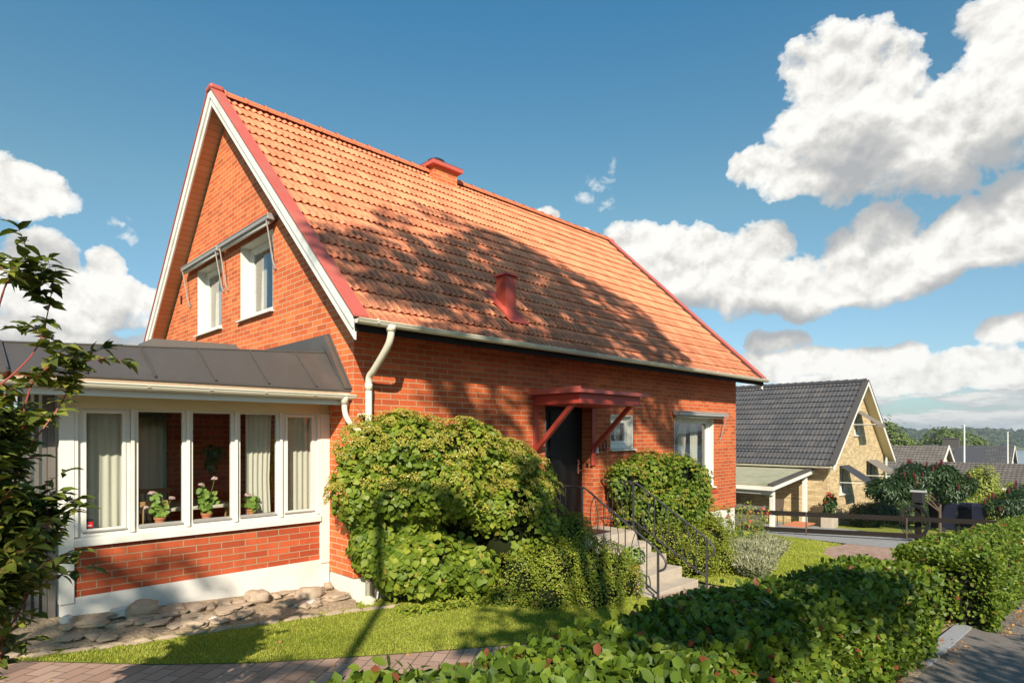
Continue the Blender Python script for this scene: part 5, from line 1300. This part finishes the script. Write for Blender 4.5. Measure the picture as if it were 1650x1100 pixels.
for k in range(7): mb.box(16.42, 16.45, 1.90, 3.6, -1.12 + k * .11, -1.12 + k * .11 + .098)
mb.build('boards', M['greywood'], pn)
for y in (1.93, 2.75, 3.5): MB().box(16.455, 16.51, y - .03, y + .03, -1.2, -.34).build('post', M['greywood'], pn)
# metal armchair, planter with cannas, orange doormat
ac = thing('garden_armchair', 'brown curved garden armchair under the carport', 'chair', (18.1, 2.25, -1.2)); zc = ground_z(18.1)
mb = MB()
for dy in (-.26, .26): mb.tube(cat_line([(18.35, 2.3 + dy, zc), (18.33, 2.3 + dy, zc + .4), (18.2, 2.3 + dy, zc + .62), (17.9, 2.3 + dy, zc + .60), (17.82, 2.3 + dy, zc + .35), (17.85, 2.3 + dy, zc)]), .02, 6)
mb.build('arm_frame', M['bark'], ac); MB().box(17.85, 18.38, 2.04, 2.56, zc + .38, zc + .42).build('seat', M['bark'], ac)
MB().hexa([(18.36, 2.06, zc + .42), (18.39, 2.06, zc + .42), (18.39, 2.54, zc + .42), (18.36, 2.54, zc + .42), (18.48, 2.06, zc + .92), (18.51, 2.06, zc + .92), (18.51, 2.54, zc + .92), (18.48, 2.54, zc + .92)]).build('backrest', M['bark'], ac)
dm = MB(); dm.box(18.2, 19.6, 1.35, 2.1, -1.21, -1.19); o = dm.build('door_mat', M['terracotta']); recenter(o, (18.9, 1.7, -1.2)); tag(o, 'orange brown mat on the gravel under the carport', 'mat')
pl = thing('flower_planter', 'pale square planter with red cannas between carport and house', 'planter', (19.6, .95, -1.3)); zc = ground_z(19.6)
mb = MB(); mb.box(19.3, 19.95, .72, 1.10, zc, zc + .38); mb.build('planter_box', M['concrete'], pl, bevel=.01)
P, N = blob_pts([(19.62, .9, zc + .75, .22, .18, .45)], 260, seed=111); leaves('foliage', P, N, .20, M['darkleaf'], pl, 'point', droop=-.5, seed=111, tone=.3)
P, N = blob_pts([(19.6, .88, zc + 1.12, .14, .12, .16), (19.72, .85, zc + .9, .12, .10, .10), (19.4, 1.0, zc + .95, .06, .06, .06)], 90, seed=112); leaves('flower_head', P, N, .09, M['cannaflower'], pl, 'oval', seed=112)

# rail fence, charging post, bins
rf_ = thing('rail_fence', 'low dark two rail fence across the gravel', 'fence', (15.3, 0, -1.1))
A = Vector((13.7, 2.6, 0)); B = Vector((19.0, -4.3, 0))
for off, w in ((.62, .14), (.12, .14)): MB().bar((A.x, A.y, ground_z(A.x) + off), (B.x, B.y, ground_z(B.x) + off + .10), .035, w).build('rail', M['darkwood'], rf_)
for k in (.01, .335, .66, .98):
    p = A + (B - A) * k; z = ground_z(p.x); MB().box(p.x - .02, p.x + .02, p.y - .055, p.y - .03, z - .1, z + .72).build('post', M['bark'], rf_)
cpz = ground_z(17.8); ev = thing('charging_post', 'dark wooden post with a looped charging cable', 'charging post', (17.8, -2.16, cpz))
MB().box(17.73, 17.87, -2.24, -2.08, cpz - .1, cpz + 1.55).build('post', M['darkwood'], ev, bevel=.01)
MB().box(17.62, 17.90, -2.32, -2.02, cpz + 1.18, cpz + 1.50).build('socket_box', M['black'], ev, bevel=.02)
MB().hexa([(17.60, -2.36, cpz + 1.50), (17.93, -2.36, cpz + 1.50), (17.93, -1.98, cpz + 1.50), (17.60, -1.98, cpz + 1.50), (17.62, -2.34, cpz + 1.56), (17.91, -2.34, cpz + 1.54), (17.91, -2.0, cpz + 1.54), (17.62, -2.0, cpz + 1.56)]).build('cap', M['silver'], ev)
mb = MB()
for k in range(4):
    w = .20 + .04 * k; h = .42 + .03 * k; cx = -2.16 + (.02 * k)
    mb.tube([(17.66 - .01 * k, cx + w * math.cos(a) * 1.2, cpz + .62 + h * math.sin(a)) for a in [2 * math.pi * i / 20 for i in range(21)]], .016, 6)
mb.build('cable', M['black'], ev)
def bin_(x, y, label, an):
    z = ground_z(x); t = thing('wheelie_bin', label, 'bin', (x, y, z), 'bins by the road'); t.rotation_euler.z = an
    off = Vector((x, y, z))
    def L(p): return (off.x + p[0], off.y + p[1], off.z + p[2])
    b0 = [(-.24, -.30, .08), (.24, -.30, .08), (.24, .26, .08), (-.24, .26, .08), (-.30, -.40, 1.0), (.30, -.40, 1.0), (.30, .36, 1.0), (-.30, .36, 1.0)]
    MB().hexa([L(p) for p in b0]).build('bin_body', M['blueplastic'], t, bevel=.03)
    l0 = [(-.33, -.43, 1.0), (.33, -.43, 1.0), (.33, .40, 1.0), (-.33, .40, 1.0), (-.28, -.36, 1.09), (.28, -.36, 1.09), (.28, .30, 1.12), (-.28, .30, 1.12)]
    MB().hexa([L(p) for p in l0]).build('lid', M['blueplastic'], t, bevel=.02)
    for sx in (-.27, .27): MB().tube([L((sx - .03, .3, .1)), L((sx + .03, .3, .1))], .1, 14).build('wheel', M['black'], t)
    MB().tube([L((-.25, .40, .95)), L((-.25, .47, .97)), L((.25, .47, .97)), L((.25, .40, .95))], .018, 6).build('handle', M['blueplastic'], t)
bin_(23.6, -1.75, 'dark blue wheelie bin behind the charging post', R(60)); bin_(24.2, -2.55, 'dark blue wheelie bin half hidden by the clipped hedge', R(60))

# ------------------------------------------------------------------ trees
def tree(name, label, cat, x, y, z0, h, blobs, n, size, mat, seed, trunk=.12, gap=(1.2, .45), group=None, shape='oval', core=.6, freq=1.5, lump=.22, limbs=5, tone=None, droop=.3):
    t = thing(name, label, cat, (x, y, z0), group); mb = MB(); g = np.random.default_rng(seed)
    top = Vector((x, y, z0 + h)); mb.tube(cat_line([(x, y, z0 - .1), (x + g.normal(0, .05), y, z0 + h * .5), tuple(top)]), [trunk * (1 - .5 * i / 12) for i in range(13)], 8)
    for k in range(min(limbs, len(blobs)) if limbs else 0):
        b = blobs[k % len(blobs)]; mb.tube(cat_line([(x, y, z0 + h * g.uniform(.5, .9)), ((x + b[0]) / 2, (y + b[1]) / 2, (z0 + h + b[2]) / 2), b[:3]]), [trunk * (.5 - .4 * i / 12) for i in range(13)], 6)
    mb.build('trunk', M['bark'], t)
    P, N = blob_pts(blobs, n, .35, lump, freq, gap, seed)
    leaves('crown', P, N * .7 + np.array([0, 0, .4]), size, mat, t, shape, droop=droop, tone=(.5 + .22 * snoise(P, freq * 1.5)) if tone is None else tone, seed=seed)
    if core: blob_core('inner_dark_core', blobs, t, core)
    return t
# sumac trees with red cones
def sumac(x, y, zc, rx, rz, seed, label, n, trunk_dx=0.):
    blobs = [(x + dx, y + dy, zc + dz, rx * .42, rx * .40, rz * .48) for dx, dy, dz in
             ((-.62 * rx, .45 * rx, -.1 * rz), (-.2 * rx, .2 * rx, .25 * rz), (.2 * rx, -.2 * rx, .25 * rz), (.55 * rx, -.5 * rx, -.12 * rz), (-.35 * rx, .35 * rx, -.25 * rz), (.1 * rx, .1 * rx, .05 * rz), (.42 * rx, -.35 * rx, -.35 * rz), (-.8 * rx, .7 * rx, -.35 * rz))]
    t = tree('sumac_tree', label, 'tree', x + trunk_dx, y - trunk_dx, ground_z(x), zc - ground_z(x) - rz * .6, blobs, n, .17, M['sumacleaf'], seed, .06, (2.2, .45), 'sumac trees beyond the bins', 'lance', None, 2.5, .2, 8, droop=.9)
    P, N = blob_pts(blobs, 46, .02, .1, 2.5, None, seed + 1, inner=.9); s = N[:, 2] > -.35
    for p in P[s]:
        MB().tube([(p[0], p[1], p[2] - .06), (p[0], p[1], p[2] + .02), (p[0], p[1], p[2] + .09), (p[0], p[1], p[2] + .18)], [.01, .042, .036, .008], 7).build('flower_cone', M['sumacflower'], t)
sumac(21.2, -1.75, .42, 1.42, .85, 121, 'spreading sumac tree with red cones above the bins', 9500, .30)
sumac(25.6, -4.3, -.35, 1.4, .8, 123, 'smaller sumac tree above the far end of the clipped hedge', 3500)
# dark planting in front of the yellow gable
for i, (x, y, r, h, m, lb) in enumerate([(21.9, .35, .75, .75, 'darkleaf', 'dark green shrub under the first window of the yellow gable'), (23.2, .15, .85, .9, 'darkleaf', 'dark shrub between the two lower windows of the yellow gable'),
        (24.8, -.05, .9, .95, 'darkleaf', 'dark shrub under the second lower window of the yellow gable'), (26.6, -.2, 1.0, .95, 'darkleaf', 'dark shrub by the corner of the yellow house and the annex'),
        (26.0, -1.6, .9, .9, 'darkleaf', 'dark shrub behind the two bins'), (29.5, -1.2, 1.2, 1.25, 'thuja', 'yellow green shrub seen under the sumac crown'), (31.5, .2, 1.2, 1.5, 'thuja', 'yellow and orange shrub in front of the grey annex'),
        (34., -2.2, 1.4, 1.2, 'thuja', 'yellow green shrub beyond the bins')]):
    z = ground_z(x)
    shrub('garden_shrub', lb, 'shrub', (x, y, z), [(x - .25 * r, y, z + h * .5, r * .7, r * .6, h * .55), (x + .3 * r, y - .1, z + h * .6, r * .6, r * .6, h * .5), (x, y + .1, z + h * .75, r * .5, r * .5, h * .4)], 2600, .085, M[m], 'oval', 130 + i, .3, (2.5, .5), .2, .72, .2, 2.5, group='shrubs in the neighbour garden')
tree('tall_shrub', 'tall yellow green shrub right of the sumac crown', 'shrub', 36.4, -1.2, -2.5, .8, [(36.4, -1.2, -.9, 1.0, .9, 1.25), (36.2, -1.0, -1.9, 1.1, 1., .9), (36.7, -1.5, -1.7, 1.0, 1., 1.), (36.1, -.8, -.6, .6, .6, .8)], 9000, .12, M['thuja'], 151, .08, (2., .5), core=.7)
for i, (x, y, h) in enumerate([(38.5, -2.2, 1.9), (39.5, -2.9, 2.2), (40.4, -3.6, 2.0)]):
    z = ground_z(x); tree('thuja_tree', ['slim conifer just past the tall yellow green shrub', 'middle slim conifer of the row by the low roofed house', 'last slim conifer of the row by the low roofed house'][i], 'conifer', x, y, z, .5, [(x, y, z + h * .35, .45, .45, h * .4), (x, y, z + h * .65, .32, .32, h * .38)], 2200, .09, M['thuja'], 160 + i, .05, None, core=.75, group='slim conifers by the far house', droop=-.4)
tree('oak_tree', 'broad green tree rising behind the yellow house gable', 'tree', 104.9, 19.6, -7, 4, [(104, 20.5, 0.5, 4, 4, 4.5), (105.5, 18.5, -1.5, 4, 4, 4.), (106, 22, 0.5, 3.5, 3.5, 4), (106.5, 16.5, -3, 3.5, 3.5, 3.5)], 9000, .42, M['oak'], 171, .4, (.5, .5), core=.7, freq=.5, group='broad trees by the lake')
tree('oak_tree', 'round topped green tree beyond the far dark roofs', 'tree', 130.3, 15.5, -9, 5, [(130, 15.5, -1.4, 4.5, 4.5, 4.6), (131.5, 12.5, -3.2, 4, 4, 3.8), (129.5, 18.5, -3.2, 4., 4., 3.8)], 9000, .45, M['oak'], 172, .4, (.5, .5), core=.7, freq=.45, group='broad trees by the lake')
tree('oak_tree', 'small green tree to the side of the round topped one', 'tree', 128, 24, -9, 4, [(128, 24, -4.0, 2.6, 2.6, 2.6), (127, 21.5, -4.6, 2., 2., 2.2)], 3500, .42, M['oak'], 173, .3, (.5, .5), core=.7, freq=.5, group='broad trees by the lake')

# ------------------------------------------------------------------ farther houses
def far_house(name, label, gx, gy, w, length, zg, ze, zr, wallm, roofm, sd, chim=None, roof_seed=3, lines=True, dormers=()):
    """Gable end faces -Y at Y = gy; ridge runs along Y."""
    t = thing(name, label, 'house', (gx, gy, zg)); ap = gx
    mb = MB(); mb.add([(gx - w / 2, gy, zg), (gx + w / 2, gy, zg), (gx + w / 2, gy, ze), (gx, gy, zr - .1), (gx - w / 2, gy, ze)], [(0, 1, 2, 3, 4)])
    mb.box(gx - w / 2, gx + w / 2, gy + .01, gy + length, zg, ze); mb.build('wall', M[wallm], t)
    sl = (zr - ze) / (w / 2); e = .5; a = math.atan(sl)
    tiled_slope('roof_tiles', t, M[roofm], gy - .4, gy + length, 0, (w / 2 + e) / math.cos(a), lambda u, s: (gx - w / 2 - e + s * math.cos(a), u, ze - sl * e + s * math.sin(a)), (-math.sin(a), 0, math.cos(a)), None, wave=.30, row=.4, amp=.05, step=.03, seed=roof_seed, res=4)
    p = [(gx, gy - .4, zr), (gx, gy + length, zr), (gx + w / 2 + e, gy + length, ze - sl * e), (gx + w / 2 + e, gy - .4, ze - sl * e)]
    MB().hexa([(x, y, z - .1) for x, y, z in p] + p).build('rear_roof_slope', M[roofm], t)
    for sg in (1, -1):
        x0 = gx - sg * (w / 2 + e); z0 = ze - sl * e
        MB().prism([(x0, gy - .46, z0 + .1), (gx, gy - .46, zr + .1), (gx, gy - .46, zr - .22), (x0, gy - .46, z0 - .22)], (0, .05, 0)).build('bargeboard', M['white'], t)
    MB().box(gx - w / 2 - e - .08, gx - w / 2 - e, gy - .4, gy + length, ze - sl * e - .18, ze - sl * e + .02).build('gutter', M['white'], t)
    if chim: MB().box(*chim).build('chimney', M['darkmetal'], t); MB().box(chim[0] - .1, chim[1] + .1, chim[2] - .1, chim[3] + .1, chim[5], chim[5] + .15).build('chimney_cap', M['darkmetal'], t)
    for (dy, dw) in dormers:
        xd = gx - w / 2 + .4; zb = ze - .3
        d = MB().box(xd, xd + 2.2, gy + dy, gy + dy + dw, zb, zb + 1.0).build('dormer', M['white'], t)
        pp = [(xd - .3, gy + dy - .3, zb + 1.0), (xd - .3, gy + dy + dw + .3, zb + 1.0), (gx - .4, gy + dy + dw + .3, zr - .35), (gx - .4, gy + dy - .3, zr - .35)]
        MB().hexa(pp + [(x, y, z + .1) for x, y, z in pp]).build('dormer_roof', M[roofm], d)
        for k in range(3): yy = gy + dy + dw * (k + .3) / 3; MB().box(xd - .03, xd - .005, yy, yy + dw * .2, zb + .45, zb + .85).build('dormer_window', M['black'], d)
    return t
far_house('bungalow', 'low house with brown grey tiles and white gable boards beyond the yellow house', 62.7, 5.0, 8.5, 14, -5.5, -1.6, .95, 'cream', 'gtile', 0)
far_house('lakeside_house', 'dark roofed house with white dormers by the lake', 105.6, 4.6, 9.5, 22, -10, -3.2, .35, 'white', 'dtile', 0, chim=(105.1, 106.0, 10.5, 12.5, 0, 1.35), dormers=((3., 3.), (9.0, 3.0), (14., 3.)))
far_house('long_roofed_house', 'long low house with a brown grey tiled roof', 58.2, -14.5, 7., 22, -5.2, -1.75, -.30, 'cream', 'gtile', 0, roof_seed=9)
for x, y, zt, lb in ((70.3, 4.6, 2.85, 'taller white flagpole in front of the dark roofed lakeside house'), (96.5, 4.0, 2.2, 'white pole with a small head near the lakeside gable')):
    t = thing('flagpole', lb, 'flagpole', (x, y, ground_z(x))); MB().tube([(x, y, ground_z(x)), (x, y, zt)], [.10, .06], 8).build('pole', M['white'], t); MB().lathe((x, y, zt), [(.05, 0), (.14 if x > 80 else .08, .06), (.05, .14)], 10).build('finial', M['white'], t)
# parked car half hidden by greenery
def car(x, y, an, label):
    z = ground_z(x); t = thing('parked_car', label, 'car', (x, y, z)); t.rotation_euler.z = an
    def L(p): return (x + p[0], y + p[1], z + p[2])
    prof = [(-2.1, .35), (-2.1, .75), (-1.9, .88), (-1.1, .95), (-.5, 1.38), (.8, 1.42), (1.5, 1.0), (2.1, .9), (2.15, .4)]
    MB().prism([L((px, -.85, pz)) for px, pz in prof], (0, 1.7, 0)).build('body', M['silver'], t, bevel=.06)
    for s in (-.856, .851): MB().prism([L((px, s, pz)) for px, pz in [(-.95, .97), (-.45, 1.31), (.72, 1.35), (1.3, 1.0)]], (0, .005, 0)).build('side_window', M['black'], t)
    for wx in (-1.3, 1.35):
        for s in (-.88, .70): w = MB().tube([L((wx, s, .33)), L((wx, s + .18, .33))], .32, 18).build('wheel', M['black'], t); MB().tube([L((wx, s - .005 if s < 0 else s + .18, .33)), L((wx, s if s < 0 else s + .186, .33))], .19, 12).build('rim', M['silver'], w)
    for s in (-.6, .6): MB().box(*[v for pr in zip(L((-2.13, s - .15, .68)), L((-2.09, s + .15, .80))) for v in pr]).build('headlight', M['steel'], t)
    for s in (-.65, .65): MB().box(*[v for pr in zip(L((2.11, s - .12, .70)), L((2.16, s + .12, .86))) for v in pr]).build('tail_light', M['red'], t)
car(46.5, -.3, R(-35), 'silver car parked beyond the bins, only its roof line showing')

# ------------------------------------------------------------------ wooded hills across the lake
def hills():
    g = np.random.default_rng(200); P = []; N = []; mb = MB()
    nx_, ny_ = 8, 150
    ys = np.linspace(-700, 900, ny_)
    def hh(y, f):
        n = 4.0 * math.sin(y * .011 + 1) + 3. * math.sin(y * .027 + 2.) + 2.2 * math.sin(y * .06)
        return (-13 + (16.5 + n) * math.sin(min(1, f * 1.1) * math.pi / 2)) 
    for j, y in enumerate(ys):
        for i in range(nx_):
            f = i / (nx_ - 1); xs = 735 + 60 * math.sin(y * .008 + .5) + 25 * math.sin(y * .031); mb.v.append((xs + f * 260, y, hh(y, f) - 3.5))
    for j in range(ny_ - 1):
        for i in range(nx_ - 1): a = j * nx_ + i; mb.f.append((a, a + 1, a + nx_ + 1, a + nx_))
    tag(mb.build('hills', M['dark_fill']), kind='structure')
    B = []; 
    for k in range(2300):
        y = g.uniform(-150, 420); f = g.random() ** 1.3; xs = 735 + 60 * math.sin(y * .008 + .5) + 25 * math.sin(y * .031) + f * 240; r = g.uniform(3.5, 7.)
        B.append((xs, y, hh(y, f) - 3.5 + g.uniform(0, 3.), r, r, r * g.uniform(.8, 1.3)))
    B = np.array(B); m = 42; c = np.repeat(B, m, 0); d = unit(g.normal(0, 1, (len(c), 3))); d[:, 2] = np.abs(d[:, 2]) * .9 - .1 * 0
    P = c[:, :3] + d * c[:, 3:6] * g.uniform(.8, 1.05, (len(c), 1)); tone = np.repeat(g.uniform(.1, .9, len(B)), m)
    tag(leaves('forest', P, d, 2.4, M['forest'], None, 'bit', jit=.5, tone=tone, seed=201), 'wooded hills on the far side of the lake', 'forest', kind='stuff')
hills()
hz = MB().box(-80, 2400, -1500, 1500, -18, 30); h = hz.build('haze', M['white']); h.data.materials.clear()
t = NT('haze_air'); v = t.t.nodes.new('ShaderNodeVolumePrincipled'); v.inputs['Color'].default_value = (.80, .88, 1., 1); v.inputs['Density'].default_value = .00035; v.inputs['Anisotropy'].default_value = .2
t.t.links.new(v.outputs[0], t.out.inputs['Volume']); h.data.materials.append(t.m); h['kind'] = 'stuff'; h['label'] = 'thin bluish air over the lake'; h['category'] = 'haze'
HAZE = h

# ------------------------------------------------------------------ behind the camera: what casts the shade and shows in the panes
tree('maple_tree', 'broad street tree across the road behind the viewer', 'tree', -5.2, -10.6, 0.4, 9.5,
     [(-8.4, -10.2, 13.3, 1.0, 1.1, 1.0), (-7.2, -10.2, 15.1, 1.2, 1.2, 1.4), (-5.9, -10.2, 15.0, 1.5, 1.3, 1.6), (-4.5, -10.1, 14.4, 1.5, 1.3, 1.6), (-3.2, -10.1, 13.7, 1.2, 1.3, 1.5), (-5.9, -10.3, 12.6, 1.2, 1.2, .85), (-2.3, -10.1, 12.4, .9, 1.0, .9), (-4.1, -10.2, 12.3, 1.0, 1.1, .8),
      (-6.7, -10.2, 11.25, 1.0, .9, .35), (-4.2, -10.2, 10.95, 1.4, .9, .35), (-1.7, -10.2, 10.8, .8, .9, .30),
      (-6.3, -10.2, 6.8, .9, .9, .45), (-5.3, -10.2, 8.7, .7, .7, .5)], 8800, .22, M['oak'], 301, .09, (2.3, .18), core=None, freq=1.5, limbs=8)
tree('birch_tree', 'slender tree across the road behind the viewer, nearer the fence', 'tree', -12.3, -10.4, .6, 7.,
     [(-13.2, -10.2, 7.8, 1.3, 1.2, 1.2), (-11.9, -10.0, 7.2, .9, 1.0, .7), (-12.1, -10.2, 9.6, .75, .9, .55), (-11.2, -10.1, 9.35, .6, .8, .35), (-9.0, -10.1, 7.0, .4, .5, .3)], 3600, .17, M['oak'], 302, .10, (2.2, .10), core=None, freq=1.5, limbs=4)
tree('garden_tree', 'small tree across the road behind the viewer', 'tree', .6, -11.3, .1, 2.2, [(-.2, -11.2, 3.0, 1.5, 1.2, 1.3), (1.4, -11.3, 2.7, 1.4, 1.2, 1.2), (-1.6, -11.3, 3.4, 1.3, 1.2, 1.3), (2.9, -11.3, 2.2, 1.3, 1.1, 1.1), (-5.0, -10.3, 5.7, 1.1, .8, .24), (-2.7, -10.3, 5.3, .9, .8, .26), (-6.9, -10.3, 5.2, .6, .8, .2)], 8500, .14, M['oak'], 303, .12, (1.2, .5), core=.7, freq=1.2)
lamp = thing('street_lamp', 'grey street lamp beside the road behind the viewer', 'street lamp', (-6.15, -7.6, .4))
MB().tube([(-6.15, -7.6, .3), (-6.15, -7.6, 1.2), (-6.15, -7.6, 7.2)], [.085, .065, .05], 10).build('pole', M['silver'], lamp)
MB().tube(cat_line([(-6.15, -7.6, 7.1), (-6.1, -7.9, 7.5), (-6.0, -8.6, 7.7)]), .04, 8).build('arm', M['silver'], lamp); MB().box(-6.12, -5.88, -9.1, -8.5, 7.62, 7.74).build('lamp_head', M['silver'], lamp, bevel=.03)
oh = thing('opposite_house', 'yellow brick house across the road with white framed windows', 'house', (1.5, -19, 0)); FO = lambda u, n, z: (u, -17.5 + n, z)
mb = MB(); OW = [(-1.4, .2, 1.3, 2.6, .1), (2.2, 3.8, 1.3, 2.6, .1), (5.5, 6.6, 1.3, 2.6, .1)]; wall(mb, FO, -4, 8, -.6, 3.3, OW); mb.box(-4, 8, -25.5, -17.7, -.6, 3.29); mb.build('brick_wall', M['ybrick'], oh)
for a, b, c, d, e in OW:
    mb = MB(); ring(mb, FO, a, b, c, d, .09, -.08, .0); fbox(mb, FO, (a + b) / 2 - .04, (a + b) / 2 + .04, -.08, 0, c, d); f = mb.build('window_frame', M['white'], oh); MB().add([FO(a, -.05, c), FO(b, -.05, c), FO(b, -.05, d), FO(a, -.05, d)], [(0, 1, 2, 3)]).build('pane', M['glass'], f)
mb = MB(); mb.prism([(-4.5, -16.9, 3.25), (-4.5, -21.5, 6.2), (-4.5, -26.1, 3.25)], (13, 0, 0)); mb.build('roof', M['gtile'], oh)
